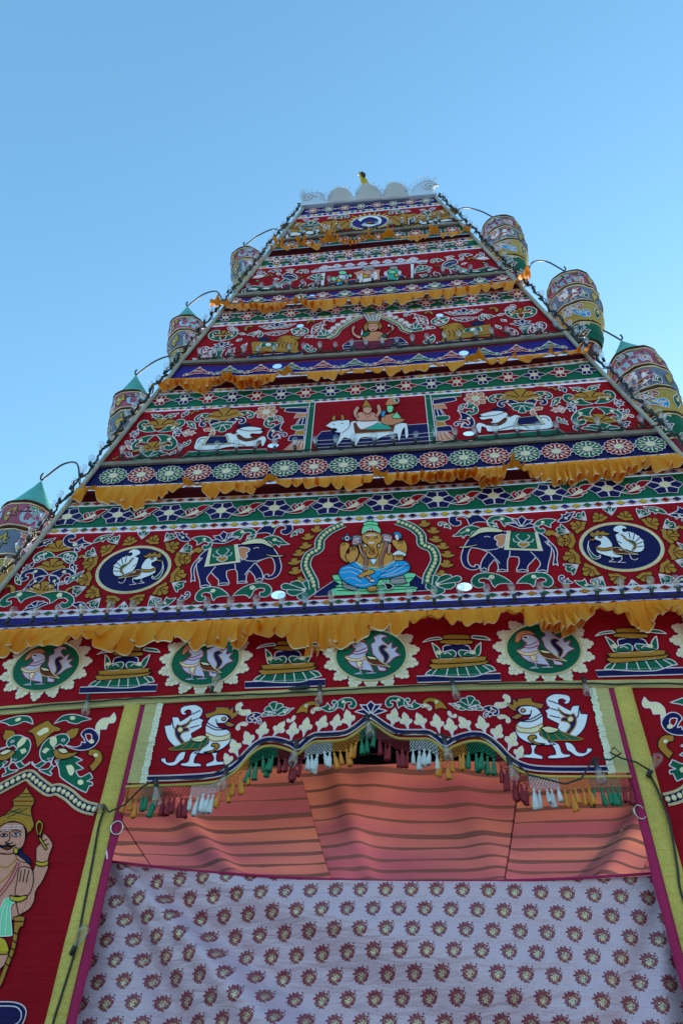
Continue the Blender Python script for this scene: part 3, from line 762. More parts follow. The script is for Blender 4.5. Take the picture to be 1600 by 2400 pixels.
def cloth(key, name, col, rough=0.85, sheen=0.3, var=0.25, bump=0.25, metal=0.0, crease=True):
    """woven or velvet cloth: slow tone variation, diagonal pull creases and a fine weave"""
    m, n, l, b = _new(name)
    tc = n.new('ShaderNodeTexCoord')
    mp = n.new('ShaderNodeMapping'); mp.inputs['Scale'].default_value = (1.0, 1.0, 1.0)
    l.new(tc.outputs['Object'], mp.inputs['Vector'])
    n1 = n.new('ShaderNodeTexNoise'); n1.inputs['Scale'].default_value = 1.7; n1.inputs['Detail'].default_value = 5
    l.new(mp.outputs[0], n1.inputs['Vector'])
    n2 = n.new('ShaderNodeTexNoise'); n2.inputs['Scale'].default_value = 60; n2.inputs['Detail'].default_value = 3
    l.new(mp.outputs[0], n2.inputs['Vector'])
    mx = n.new('ShaderNodeMath'); mx.operation = 'MULTIPLY_ADD'; mx.inputs[1].default_value = 0.6
    l.new(n1.outputs['Fac'], mx.inputs[0])
    h = n.new('ShaderNodeMath'); h.operation = 'MULTIPLY'; h.inputs[1].default_value = 0.4
    l.new(n2.outputs['Fac'], h.inputs[0]); l.new(h.outputs[0], mx.inputs[2])
    rp = n.new('ShaderNodeValToRGB')
    rp.color_ramp.elements[0].position = 0.25; rp.color_ramp.elements[1].position = 0.75
    rp.color_ramp.elements[0].color = tuple(c * (1 - var) for c in col) + (1,)
    rp.color_ramp.elements[1].color = tuple(min(1, c * (1 + var)) for c in col) + (1,)
    l.new(mx.outputs[0], rp.inputs[0]); l.new(rp.outputs[0], b.inputs['Base Color'])
    b.inputs['Roughness'].default_value = rough
    b.inputs['Specular IOR Level'].default_value = 0.12
    b.inputs['Sheen Weight'].default_value = sheen * 0.12
    b.inputs['Sheen Roughness'].default_value = 0.4
    b.inputs['Metallic'].default_value = metal
    if bump:
        bp = n.new('ShaderNodeBump'); bp.inputs['Strength'].default_value = bump; bp.inputs['Distance'].default_value = 0.03
        if crease:
            mc = n.new('ShaderNodeMapping'); mc.inputs['Rotation'].default_value = (0, 0.5, 0); mc.inputs['Scale'].default_value = (1.1, 1, 9)
            l.new(tc.outputs['Object'], mc.inputs['Vector'])
            n3 = n.new('ShaderNodeTexNoise'); n3.inputs['Scale'].default_value = 2.2; n3.inputs['Detail'].default_value = 2
            l.new(mc.outputs[0], n3.inputs['Vector'])
            a = n.new('ShaderNodeMath'); a.operation = 'MULTIPLY_ADD'; a.inputs[1].default_value = 0.12
            l.new(n2.outputs['Fac'], a.inputs[0]); l.new(n3.outputs['Fac'], a.inputs[2])
            l.new(a.outputs[0], bp.inputs['Height'])
        else:
            l.new(n2.outputs['Fac'], bp.inputs['Height'])
        l.new(bp.outputs[0], b.inputs['Normal'])
    MATS[key] = m
    return m

cloth('r', 'red_velvet', (0.295, 0.0022, 0.0105), 0.8, 0.15, 0.30, 0.75)
cloth('R', 'dark_maroon_cloth', (0.07, 0.004, 0.008), 0.9, 0.1)  # shade under the ruffles put into this maroon; also on the added hall cloths
cloth('g', 'green_satin', (0.003, 0.105, 0.062), 0.5, 0.2, 0.35, 0.75)
cloth('G', 'mint_satin', (0.20, 0.64, 0.36), 0.6, 0.2, 0.15)
cloth('n', 'navy_satin', (0.006, 0.004, 0.075), 0.45, 0.2, 0.35, 0.6)
cloth('b', 'royal_blue_satin', (0.022, 0.011, 0.19), 0.45, 0.25, 0.35, 0.7)
cloth('u', 'bright_blue_satin', (0.01, 0.30, 0.72), 0.55, 0.2, 0.2)
cloth('o', 'ochre_satin', (0.43, 0.185, 0.028), 0.6, 0.2, 0.22)
cloth('O', 'amber_satin', (0.62, 0.26, 0.06), 0.6, 0.15, 0.15)
cloth('c', 'cream_gold_foil', (0.76, 0.61, 0.40), 0.42, 0.1, 0.25, 0.3, 0.25)
cloth('w', 'white_piping', (0.86, 0.72, 0.84), 0.7, 0.1, 0.1, 0)
cloth('W', 'lilac_white_tape', (0.72, 0.62, 0.80), 0.75, 0.1, 0.12, 0.2)
cloth('q', 'pale_blue_satin', (0.78, 0.77, 0.90), 0.5, 0.2, 0.12, 0.3)
cloth('l', 'lilac_satin', (0.56, 0.50, 0.72), 0.5, 0.2, 0.12, 0.3)
cloth('k', 'black_thread', (0.008, 0.008, 0.011), 0.8, 0.0, 0.1, 0)
cloth('s', 'salmon_satin', (0.60, 0.22, 0.12), 0.6, 0.2, 0.15)
cloth('p', 'rose_brown_satin', (0.66, 0.27, 0.21), 0.6, 0.1, 0.15)
cloth('v', 'plum_satin', (0.17, 0.02, 0.055), 0.6, 0.2, 0.2)
cloth('m', 'magenta_tape', (0.38, 0.02, 0.10), 0.7, 0.2, 0.15, 0.2)
cloth('y', 'yellow_satin', (0.56, 0.36, 0.03), 0.6, 0.2, 0.15)
cloth('t', 'teal_satin', (0.03, 0.36, 0.30), 0.6, 0.2, 0.15)
cloth('e', 'grey_cloth', (0.30, 0.27, 0.30), 0.8, 0.1, 0.15)
cloth('d', 'brown_trim', (0.16, 0.035, 0.018), 0.75, 0.1, 0.2)
cloth('D', 'dark_brown_braid', (0.075, 0.035, 0.022), 0.85, 0.1, 0.2)
cloth('K', 'khaki_brocade', (0.48, 0.39, 0.18), 0.6, 0.2, 0.35, 0.6, 0.15)
cloth('Y', 'gold_brocade', (0.54, 0.39, 0.10), 0.5, 0.25, 0.35, 0.6, 0.2)
cloth('a', 'orange_diamond_cloth', (0.55, 0.17, 0.03), 0.6, 0.2, 0.1)
cloth('z', 'silver_foil', (0.56, 0.62, 0.76), 0.35, 0.0, 0.1, 0.35, 0.25)
cloth('x', 'plum_lantern_cloth', (0.36, 0.085, 0.16), 0.6, 0.3, 0.45, 0.8)
cloth('X', 'slate_lantern_cloth', (0.15, 0.18, 0.29), 0.6, 0.3, 0.45, 0.8)
cloth('j', 'sky_blue_lantern_cloth', (0.22, 0.50, 0.62), 0.6, 0.3, 0.45, 0.8)
cloth('i', 'mustard_lantern_cloth', (0.46, 0.32, 0.08), 0.6, 0.3, 0.45, 0.8)
cloth('T', 'teal_lantern_cloth', (0.10, 0.42, 0.40), 0.65, 0.3, 0.5, 0.8)
cloth('f', 'pale_foil_ruche', (0.72, 0.70, 0.58), 0.45, 0.0, 0.25, 0.5, 0.2)

def simple(key, name, col, rough=0.5, metal=0.0, spec=0.5):
    m, n, l, b = _new(name)
    tc = n.new('ShaderNodeTexCoord')
    nz = n.new('ShaderNodeTexNoise'); nz.inputs['Scale'].default_value = 9; nz.inputs['Detail'].default_value = 6
    l.new(tc.outputs['Object'], nz.inputs['Vector'])
    rp = n.new('ShaderNodeValToRGB')
    rp.color_ramp.elements[0].position = 0.3; rp.color_ramp.elements[1].position = 0.72
    rp.color_ramp.elements[0].color = tuple(c * 0.72 for c in col) + (1,)
    rp.color_ramp.elements[1].color = tuple(min(1, c * 1.2) for c in col) + (1,)
    l.new(nz.outputs['Fac'], rp.inputs[0]); l.new(rp.outputs[0], b.inputs['Base Color'])
    b.inputs['Roughness'].default_value = rough
    b.inputs['Metallic'].default_value = metal
    b.inputs['Specular IOR Level'].default_value = spec
    MATS[key] = m
    return m
simple('cable', 'black_cable', (0.012, 0.012, 0.014), 0.5)
simple('socket', 'black_socket_plastic', (0.01, 0.01, 0.012), 0.4)
simple('pole', 'weathered_grey_pole', (0.36, 0.34, 0.31), 0.75)
simple('bar', 'weathered_grey_wood', (0.20, 0.175, 0.15), 0.85)
simple('filament', 'amber_filament', (0.75, 0.42, 0.18), 0.5)
simple('steel', 'bright_steel', (0.7, 0.7, 0.7), 0.25, 1.0)
simple('finial', 'maroon_finial_paint', (0.20, 0.008, 0.035), 0.4)
simple('ground', 'pale_bounce_ground', (0.52, 0.48, 0.42), 0.9)  # unseen ground, made paler to bounce more light onto the facade
simple('hook', 'black_iron_rod', (0.012, 0.014, 0.02), 0.45)

def glass():
    m, n, l, b = _new('clear_bulb_glass')
    n.remove(b)
    tr = n.new('ShaderNodeBsdfTransparent'); tr.inputs[0].default_value = (0.93, 0.93, 0.95, 1)
    gl = n.new('ShaderNodeBsdfGlossy'); gl.inputs['Roughness'].default_value = 0.02
    lw = n.new('ShaderNodeLayerWeight'); lw.inputs['Blend'].default_value = 0.32
    rp = n.new('ShaderNodeMapRange'); rp.inputs[1].default_value = 0; rp.inputs[2].default_value = 1
    rp.inputs[3].default_value = 0.03; rp.inputs[4].default_value = 0.62
    mx = n.new('ShaderNodeMixShader')
    l.new(lw.outputs['Facing'], rp.inputs[0]); l.new(rp.outputs[0], mx.inputs[0])
    l.new(tr.outputs[0], mx.inputs[1]); l.new(gl.outputs[0], mx.inputs[2])
    l.new(mx.outputs[0], n['Material Output'].inputs[0])
    MATS['glass'] = m
glass()

def ruffle_cloth():
    m, n, l, b = _new('orange_gauze')
    tc = n.new('ShaderNodeTexCoord')
    nz = n.new('ShaderNodeTexNoise'); nz.inputs['Scale'].default_value = 3.0; nz.inputs['Detail'].default_value = 4
    l.new(tc.outputs['Object'], nz.inputs['Vector'])
    rp = n.new('ShaderNodeValToRGB')
    rp.color_ramp.elements[0].position = .3; rp.color_ramp.elements[1].position = .7
    rp.color_ramp.elements[0].color = (0.93, 0.29, 0.015, 1); rp.color_ramp.elements[1].color = (0.96, 0.40, 0.04, 1)
    l.new(nz.outputs['Fac'], rp.inputs[0]); l.new(rp.outputs[0], b.inputs['Base Color'])
    b.inputs['Roughness'].default_value = 0.55
    b.inputs['Specular IOR Level'].default_value = 0.2
    mp = n.new('ShaderNodeMapping'); mp.inputs['Scale'].default_value = (38, 5, 5)
    l.new(tc.outputs['Object'], mp.inputs['Vector'])
    n2 = n.new('ShaderNodeTexNoise'); n2.inputs['Scale'].default_value = 1.0; n2.inputs['Detail'].default_value = 3; n2.inputs['Distortion'].default_value = 0.6
    l.new(mp.outputs[0], n2.inputs['Vector'])
    bp = n.new('ShaderNodeBump'); bp.inputs['Strength'].default_value = 0.6; bp.inputs['Distance'].default_value = 0.015
    l.new(n2.outputs['Fac'], bp.inputs['Height']); l.new(bp.outputs[0], b.inputs['Normal'])
    t = n.new('ShaderNodeBsdfTranslucent'); t.inputs[0].default_value = (0.85, 0.25, 0.01, 1)
    l.new(bp.outputs[0], t.inputs['Normal'])
    mx = n.new('ShaderNodeMixShader'); mx.inputs[0].default_value = 0.32
    l.new(b.outputs[0], mx.inputs[1]); l.new(t.outputs[0], mx.inputs[2]); l.new(mx.outputs[0], n['Material Output'].inputs[0])
    MATS['ruffle'] = m
ruffle_cloth()

def striped_canopy():
    """satin with sheer woven stripes; U runs across, V counts the stripes"""
    m, n, l, b = _new('pink_orange_striped_satin')
    uv = n.new('ShaderNodeUVMap')
    sx = n.new('ShaderNodeSeparateXYZ'); l.new(uv.outputs[0], sx.inputs[0])
    nz = n.new('ShaderNodeTexNoise'); nz.inputs['Scale'].default_value = 0.9; nz.inputs['Detail'].default_value = 3
    l.new(uv.outputs[0], nz.inputs['Vector'])
    fr = n.new('ShaderNodeMath'); fr.operation = 'FRACT'; l.new(sx.outputs['Y'], fr.inputs[0])
    # stripe wider in some places
    wd = n.new('ShaderNodeMapRange'); wd.inputs[1].default_value = 0.3; wd.inputs[2].default_value = 0.7
    wd.inputs[3].default_value = 0.06; wd.inputs[4].default_value = 0.44
    l.new(nz.outputs['Fac'], wd.inputs[0])
    ls = n.new('ShaderNodeMath'); ls.operation = 'LESS_THAN'; l.new(fr.outputs[0], ls.inputs[0]); l.new(wd.outputs[0], ls.inputs[1])
    n2 = n.new('ShaderNodeTexNoise'); n2.inputs['Scale'].default_value = 0.35
    l.new(uv.outputs[0], n2.inputs['Vector'])
    rp = n.new('ShaderNodeValToRGB')
    rp.color_ramp.elements[0].position = 0.35; rp.color_ramp.elements[1].position = 0.65
    rp.color_ramp.elements[0].color = (0.46, 0.12, 0.165, 1); rp.color_ramp.elements[1].color = (0.68, 0.235, 0.16, 1)
    l.new(n2.outputs['Fac'], rp.inputs[0])
    mxc = n.new('ShaderNodeMix'); mxc.data_type = 'RGBA'
    l.new(ls.outputs[0], mxc.inputs[0]); l.new(rp.outputs[0], mxc.inputs[6]); mxc.inputs[7].default_value = (0.21, 0.09, 0.085, 1)
    l.new(mxc.outputs[2], b.inputs['Base Color'])
    b.inputs['Roughness'].default_value = 0.3
    b.inputs['Specular IOR Level'].default_value = 0.9
    b.inputs['Sheen Weight'].default_value = 0.2
    t = n.new('ShaderNodeBsdfTranslucent'); l.new(mxc.outputs[2], t.inputs[0])
    mx = n.new('ShaderNodeMixShader'); mx.inputs[0].default_value = 0.58
    l.new(b.outputs[0], mx.inputs[1]); l.new(t.outputs[0], mx.inputs[2]); l.new(mx.outputs[0], n['Material Output'].inputs[0])
    MATS['canopy'] = m
striped_canopy()

def curtain_print():
    """lilac brocade with a staggered print of maroon and gold heads; UV counts the repeats"""
    m, n, l, b = _new('lilac_brocade_print')
    uv = n.new('ShaderNodeUVMap')
    def math_(op, a, bb=None, c=None):
        x = n.new('ShaderNodeMath'); x.operation = op
        for i, v in enumerate((a, bb, c)):
            if v is None: continue
            if isinstance(v, (int, float)): x.inputs[i].default_value = v
            else: l.new(v, x.inputs[i])
        return x.outputs[0]
    sx = n.new('ShaderNodeSeparateXYZ'); l.new(uv.outputs[0], sx.inputs[0])
    u, v = sx.outputs['X'], sx.outputs['Y']
    row = math_('FLOOR', v)
    off = math_('MULTIPLY', math_('MODULO', row, 2.0), 0.5)
    us = math_('ADD', u, off)
    fu = math_('SUBTRACT', math_('FRACT', us), 0.5)
    fv = math_('SUBTRACT', math_('FRACT', v), 0.5)
    cmb = n.new('ShaderNodeCombineXYZ'); l.new(fu, cmb.inputs[0]); l.new(fv, cmb.inputs[1])
    nz = n.new('ShaderNodeTexNoise'); nz.inputs['Scale'].default_value = 9; nz.inputs['Detail'].default_value = 2
    l.new(cmb.outputs[0], nz.inputs['Vector'])
    nb = n.new('ShaderNodeTexNoise'); nb.inputs['Scale'].default_value = 15; nb.inputs['Detail'].default_value = 2
    l.new(cmb.outputs[0], nb.inputs['Vector'])
    du = math_('MULTIPLY', fu, 1.28)
    dv = math_('ADD', fv, math_('MULTIPLY', math_('ABSOLUTE', fu), -0.25))
    d = math_('SQRT', math_('ADD', math_('MULTIPLY', du, du), math_('MULTIPLY', dv, dv)))
    dn = math_('ADD', d, math_('MULTIPLY', math_('SUBTRACT', nz.outputs['Fac'], 0.5), 0.58))
    outer = math_('LESS_THAN', dn, 0.37)
    # inner pale face, set low and to the right
    iu = math_('SUBTRACT', du, 0.03); iv = math_('ADD', dv, 0.06)
    di = math_('SQRT', math_('ADD', math_('MULTIPLY', iu, iu), math_('MULTIPLY', iv, iv)))
    dni = math_('ADD', di, math_('MULTIPLY', math_('SUBTRACT', nb.outputs['Fac'], 0.5), 1.15))
    inner = math_('LESS_THAN', dni, 0.125)
    # faint scribbles between the motifs
    sc = n.new('ShaderNodeTexNoise'); sc.inputs['Scale'].default_value = 6; sc.inputs['Detail'].default_value = 3
    l.new(uv.outputs[0], sc.inputs['Vector'])
    scr = math_('MULTIPLY', math_('LESS_THAN', math_('ABSOLUTE', math_('SUBTRACT', sc.outputs['Fac'], 0.5)), 0.012), math_('GREATER_THAN', math_('ABSOLUTE', fv), 0.30))
    def mixc(f, a, c):
        x = n.new('ShaderNodeMix'); x.data_type = 'RGBA'
        if isinstance(f, (int, float)): x.inputs[0].default_value = f
        else: l.new(f, x.inputs[0])
        for i, q in ((6, a), (7, c)):
            if isinstance(q, tuple): x.inputs[i].default_value = q
            else: l.new(q, x.inputs[i])
        return x.outputs[2]
    base = mixc(math_('MULTIPLY', scr, 0.5), (0.60, 0.41, 0.55, 1), (0.30, 0.17, 0.20, 1))
    c1 = mixc(outer, base, (0.22, 0.025, 0.055, 1))
    c2 = mixc(inner, c1, (0.62, 0.50, 0.36, 1))
    l.new(c2, b.inputs['Base Color'])
    b.inputs['Roughness'].default_value = 0.42
    l.new(math_('MULTIPLY', inner, 0.5), b.inputs['Metallic'])
    b.inputs['Sheen Weight'].default_value = 0.15
    bp = n.new('ShaderNodeBump'); bp.inputs['Strength'].default_value = 0.25; bp.inputs['Distance'].default_value = 0.01
    tc = n.new('ShaderNodeTexCoord'); mp = n.new('ShaderNodeMapping'); mp.inputs['Scale'].default_value = (1.2, 1, 4.5); mp.inputs['Rotation'].default_value = (0, -0.55, 0)
    l.new(tc.outputs['Object'], mp.inputs['Vector'])
    nw = n.new('ShaderNodeTexNoise'); nw.inputs['Scale'].default_value = 2.4; nw.inputs['Detail'].default_value = 3; nw.inputs['Distortion'].default_value = 0.5
    l.new(mp.outputs[0], nw.inputs['Vector'])
    b2 = n.new('ShaderNodeBump'); b2.inputs['Strength'].default_value = 0.8; b2.inputs['Distance'].default_value = 0.05
    l.new(nw.outputs['Fac'], b2.inputs['Height'])
    l.new(nb.outputs['Fac'], bp.inputs['Height']); l.new(b2.outputs[0], bp.inputs['Normal']); l.new(bp.outputs[0], b.inputs['Normal'])
    MATS['curtain'] = m
curtain_print()

def tassel_mat(key, name, col):
    m, n, l, b = _new(name)
    tc = n.new('ShaderNodeTexCoord')
    mp = n.new('ShaderNodeMapping'); mp.inputs['Scale'].default_value = (300, 300, 6)
    l.new(tc.outputs['Object'], mp.inputs[0])
    nz = n.new('ShaderNodeTexNoise'); nz.inputs['Scale'].default_value = 1; nz.inputs['Detail'].default_value = 2
    l.new(mp.outputs[0], nz.inputs['Vector'])
    rp = n.new('ShaderNodeValToRGB')
    rp.color_ramp.elements[0].position = 0.3; rp.color_ramp.elements[1].position = 0.7
    rp.color_ramp.elements[0].color = tuple(c * 0.55 for c in col) + (1,); rp.color_ramp.elements[1].color = tuple(min(1, c * 1.15) for c in col) + (1,)
    l.new(nz.outputs['Fac'], rp.inputs[0]); l.new(rp.outputs[0], b.inputs['Base Color'])
    b.inputs['Roughness'].default_value = 0.7
    MATS[key] = m
tassel_mat('tas_o', 'orange_tassel_thread', (0.72, 0.25, 0.03))
tassel_mat('tas_g', 'green_tassel_thread', (0.01, 0.20, 0.11))
tassel_mat('tas_r', 'crimson_tassel_thread', (0.26, 0.008, 0.025))
tassel_mat('tas_w', 'white_tassel_thread', (0.66, 0.66, 0.72))

# ------------------------------------------------------------------ mesh helpers
class MB:
    def __init__(self):
        self.v, self.f, self.m, self.keys, self.uv = [], [], [], [], None
    def slot(self, key):
        if key not in self.keys: self.keys.append(key)
        return self.keys.index(key)
    def add(self, verts, faces, key):
        o = len(self.v); s = self.slot(key)
        self.v.extend(tuple(p) for p in verts)
        for f in faces:
            self.f.append(tuple(i + o for i in f)); self.m.append(s)
    def mesh(self, name, smooth=False):
        me = bpy.data.meshes.new(name)
        me.from_pydata(self.v, [], self.f)
        for k in self.keys: me.materials.append(MATS[k])
        me.polygons.foreach_set('material_index', self.m)
        if smooth: me.polygons.foreach_set('use_smooth', [True] * len(self.f))
        if self.uv:
            ul = me.uv_layers.new(name='UVMap')
            for lp in me.loops: ul.data[lp.index].uv = self.uv[lp.vertex_index]
        me.update()
        return me
    def build(self, name, parent=None, smooth=False):
        return link(name, self.mesh(name, smooth), parent)

def link(name, me, parent=None, keep=True):
    o = bpy.data.objects.new(name, me)
    COL.objects.link(o)
    if parent is not None:
        o.parent = parent
        if keep: o.matrix_parent_inverse = Matrix.Translation(-WORLD.get(parent.name, Vector((0, 0, 0))))
    return o
WORLD = {}
def thing(name, loc, label, cat, group=None):
    o = bpy.data.objects.new(name, None)
    o.empty_display_size = 0.2
    COL.objects.link(o); o.location = loc
    WORLD[o.name] = Vector(loc)
    return tag(o, label, cat, group)
def tag(o, label, cat, group=None):
    o['label'] = label; o['category'] = cat
    if group: o['group'] = group
    return o

def box(mb, x0, x1, y0, y1, z0, z1, key):
    v = [(x, y, z) for z in (z0, z1) for y in (y0, y1) for x in (x0, x1)]
    mb.add(v, [(0, 2, 3, 1), (4, 5, 7, 6), (0, 1, 5, 4), (2, 6, 7, 3), (0, 4, 6, 2), (1, 3, 7, 5)], key)

def tube(mb, pts, r, key, sides=6, closed=False):
    pts = [Vector(p) for p in pts]; n = len(pts); vs = []; fs = []
    ref = Vector((0.3, 0.2, 0.93))
    for i, p in enumerate(pts):
        a = pts[(i - 1) % n] if (closed or i) else p
        c = pts[(i + 1) % n] if (closed or i < n - 1) else p
        t = (c - a).normalized()
        s = t.cross(ref)
        if s.length < 1e-3: s = t.cross(Vector((1, 0, 0)))
        s.normalize(); q = s.cross(t)
        rr = r[i] if isinstance(r, (list, tuple)) else r
        for k in range(sides):
            an = 2 * math.pi * k / sides
            vs.append(p + (s * math.cos(an) + q * math.sin(an)) * rr)
    for i in range(n if closed else n - 1):
        j = (i + 1) % n
        for k in range(sides):
            k2 = (k + 1) % sides
            fs.append((i * sides + k, i * sides + k2, j * sides + k2, j * sides + k))
    if not closed:
        fs.append(tuple(range(sides))[::-1]); fs.append(tuple((n - 1) * sides + k for k in range(sides)))
    mb.add(vs, fs, key)

def lathe(mb, prof, key, sides=12, c=(0, 0, 0), axis=None):
    vs, fs = [], []
    for r, z in prof:
        for k in range(sides):
            an = 2 * math.pi * k / sides
            vs.append((c[0] + r * math.cos(an), c[1] + r * math.sin(an), c[2] + z))
    for i in range(len(prof) - 1):
        for k in range(sides):
            k2 = (k + 1) % sides
            fs.append((i * sides + k, i * sides + k2, (i + 1) * sides + k2, (i + 1) * sides + k))
    mb.add(vs, fs, key)

# ------------------------------------------------------------------ embroidery: filled shapes with raised cord edges
def facade(x, z, o=0.0): return (x, -o, z)
def facade_m(x, z, o=0.0): return (-x, -o, z)

def smooth_path(pts, closed=True, step=4):
    n = len(pts)
    if n < 3: return list(pts)
    sharp = []
    for i in range(n):
        a, b, c = pts[i - 1], pts[i], pts[(i + 1) % n]
        v1 = (b[0] - a[0], b[1] - a[1]); v2 = (c[0] - b[0], c[1] - b[1])
        l1 = math.hypot(*v1); l2 = math.hypot(*v2)
        sharp.append(l1 < 1e-6 or l2 < 1e-6 or (v1[0] * v2[0] + v1[1] * v2[1]) / (l1 * l2 + 1e-9) < 0.25)
    out = []
    rng = range(n) if closed else range(n - 1)
    for i in rng:
        p1, p2 = pts[i], pts[(i + 1) % n]
        p0 = pts[i - 1] if (closed or i > 0) else p1
        p3 = pts[(i + 2) % n] if (closed or i < n - 2) else p2
        if sharp[i] and (closed or i > 0): p0 = p1
        if sharp[(i + 1) % n] and (closed or i < n - 2): p3 = p2
        for s in range(step):
            t = s / step
            out.append(tuple(0.5 * (2 * p1[k] + (p2[k] - p0[k]) * t + (2 * p0[k] - 5 * p1[k] + 4 * p2[k] - p3[k]) * t * t
                                    + (3 * p1[k] - p0[k] - 3 * p2[k] + p3[k]) * t ** 3) for k in (0, 1)))
    if not closed: out.append(tuple(pts[-1]))
    return out

def fill(mb, pts, P, o, key):
    tri = tessellate_polygon([[Vector((a, b, 0)) for a, b in pts]])
    mb.add([P(a, b, o) for a, b in pts], [tuple(t) for t in tri], key)

def ribbon(mb, pts, P, o, hw, key, closed=True, rise=0.006, cols=3):
    n = len(pts); vs = []; fs = []
    for i in range(n):
        a = pts[i - 1] if (closed or i) else pts[i]
        c = pts[(i + 1) % n] if (closed or i < n - 1) else pts[i]
        dx, dz = c[0] - a[0], c[1] - a[1]
        L = math.hypot(dx, dz) or 1
        nx, nz = -dz / L * hw, dx / L * hw
        x, z = pts[i]
        vs += [P(x + nx, z + nz, o), P(x, z, o + rise), P(x - nx, z - nz, o)]
    for i in range(n if closed else n - 1):
        j = (i + 1) % n
        for k in (0, 1):
            fs.append((i * 3 + k, i * 3 + k + 1, j * 3 + k + 1, j * 3 + k))
    mb.add(vs, fs, key)

def lay(k): return 0.004 + 0.0024 * k

EDGE_W = 0.62
def shape(mb, pts, P, code, hw=0.0065, step=4, eps=0.0):
    hw *= EDGE_W
    f, ln, ly, mode = code[0], code[1], int(code[2]), code[3]
    o = lay(ly) + eps
    if mode == 'L':
        ribbon(mb, smooth_path(pts, False, step), P, o, hw, ln if ln != '-' else f, False, 0.003)
        return
    path = smooth_path(pts, True, step) if mode == 's' else [tuple(p) for p in pts]
    if f != '-': fill(mb, path, P, o, f)
    if ln != '-': ribbon(mb, path, P, o + 0.0003, hw, ln, True, 0.003)

def nums(s):
    a = [int(t) / 1000 for t in s.split()]
    return list(zip(a[::2], a[1::2]))

def bbox(p): return (min(a for a, _ in p), max(a for a, _ in p), min(b for _, b in p), max(b for _, b in p))
def inside(a, b): return a[0] >= b[0] - .01 and a[1] <= b[1] + .01 and a[2] >= b[2] - .01 and a[3] <= b[3] + .01

def figure(name, key, parent, P=facade, hw=0.0065, step=4, recolour=None, tf=None):
    """an embroidered figure: its first piece is the part, every further piece a sub-part under it"""
    pieces = []                         # [sub, MB, bbox]
    for sub, code, s in FIGURE[key]:
        pts = nums(s)
        if tf: pts = [tf(a, b) for a, b in pts]
        if recolour: code = recolour.get(code[0], code[0]) + recolour.get(code[1], code[1]) + code[2:]
        bb = bbox(pts); hit = None
        for pc in pieces:
            if pc[0] == sub and (code[3] == 'L' or inside(bb, pc[2])): hit = pc
        if hit is None:
            hit = [sub, MB(), bb]; pieces.append(hit)
        shape(hit[1], pts, P, code, hw, step, 0.00015 * len(pieces))
    root = None
    for sub, mb, _ in pieces:
        if root is None: root = mb.build(name, parent)
        else: mb.build(sub, root)
    return root

MOTIF = {
 'curl': [(0,0),(.12,.13),(.35,.27),(.62,.31),(.88,.22),(1.0,.02),(.97,-.17),(.82,-.26),(.68,-.18),(.70,-.05),(.80,-.06),(.83,.03),(.72,.1),(.56,.05),(.5,-.08),(.42,-.2),(.36,-.08),(.22,-.02)],
 'leaf': [(0,0),(.15,.16),(.38,.24),(.6,.2),(.78,.1),(1,.04),(.82,-.04),(.7,-.06),(.72,-.2),(.55,-.1),(.42,-.22),(.36,-.08),(.15,-.05)],
 'palm': [(0,0),(.1,.24),(.16,.5),(.40,.44),(.46,.31),(.6,.37),(.76,.27),(.78,.14),(.92,.15),(1,0),(.92,-.15),(.78,-.14),(.76,-.27),(.6,-.37),(.46,-.31),(.40,-.44),(.16,-.5),(.1,-.24)],
 'lotus': [(0,0),(.1,.2),(.3,.5),(.42,.32),(.44,.22),(.78,.34),(.74,.14),(1,0),(.74,-.14),(.78,-.34),(.44,-.22),(.42,-.32),(.3,-.5),(.1,-.2)],
 'tulip': [(0,0),(.30,.24),(.72,.56),(.92,.60),(.80,.30),(.98,.16),(1,0),(.98,-.16),(.80,-.30),(.92,-.60),(.72,-.56),(.30,-.24)],
 'comma': [(0,0),(.2,.25),(.55,.33),(.9,.2),(1,-.02),(.88,-.2),(.7,-.12),(.72,.02),(.55,.1),(.35,-.02),(.2,-.1)],
 'trefoil': [(0,0),(.15,.3),(.42,.5),(.6,.36),(.56,.2),(.85,.26),(1,0),(.85,-.26),(.56,-.2),(.6,-.36),(.42,-.5),(.15,-.3)],
 'flame': [(0,0),(.3,.1),(.40,.28),(.52,.31),(.60,.2),(.75,.2),(1,.06),(.82,-.08),(.70,-.1),(.64,-.26),(.47,-.24),(.35,-.06)],
 'fan': [(0,0),(.25,.35),(.5,.5),(.62,.42),(.78,.42),(.82,.28),(.95,.22),(.94,.08),(1,0),(.94,-.08),(.95,-.22),(.82,-.28),(.78,-.42),(.62,-.42),(.5,-.5),(.25,-.35)],
}
MOTIF_NAME = dict(curl='scroll_leaf', leaf='pointed_leaf', palm='palmette', lotus='lotus_bud', comma='comma_leaf', trefoil='trefoil', tulip='square_palmette', flame='flame_leaf', fan='feather_fan', flower='flower')

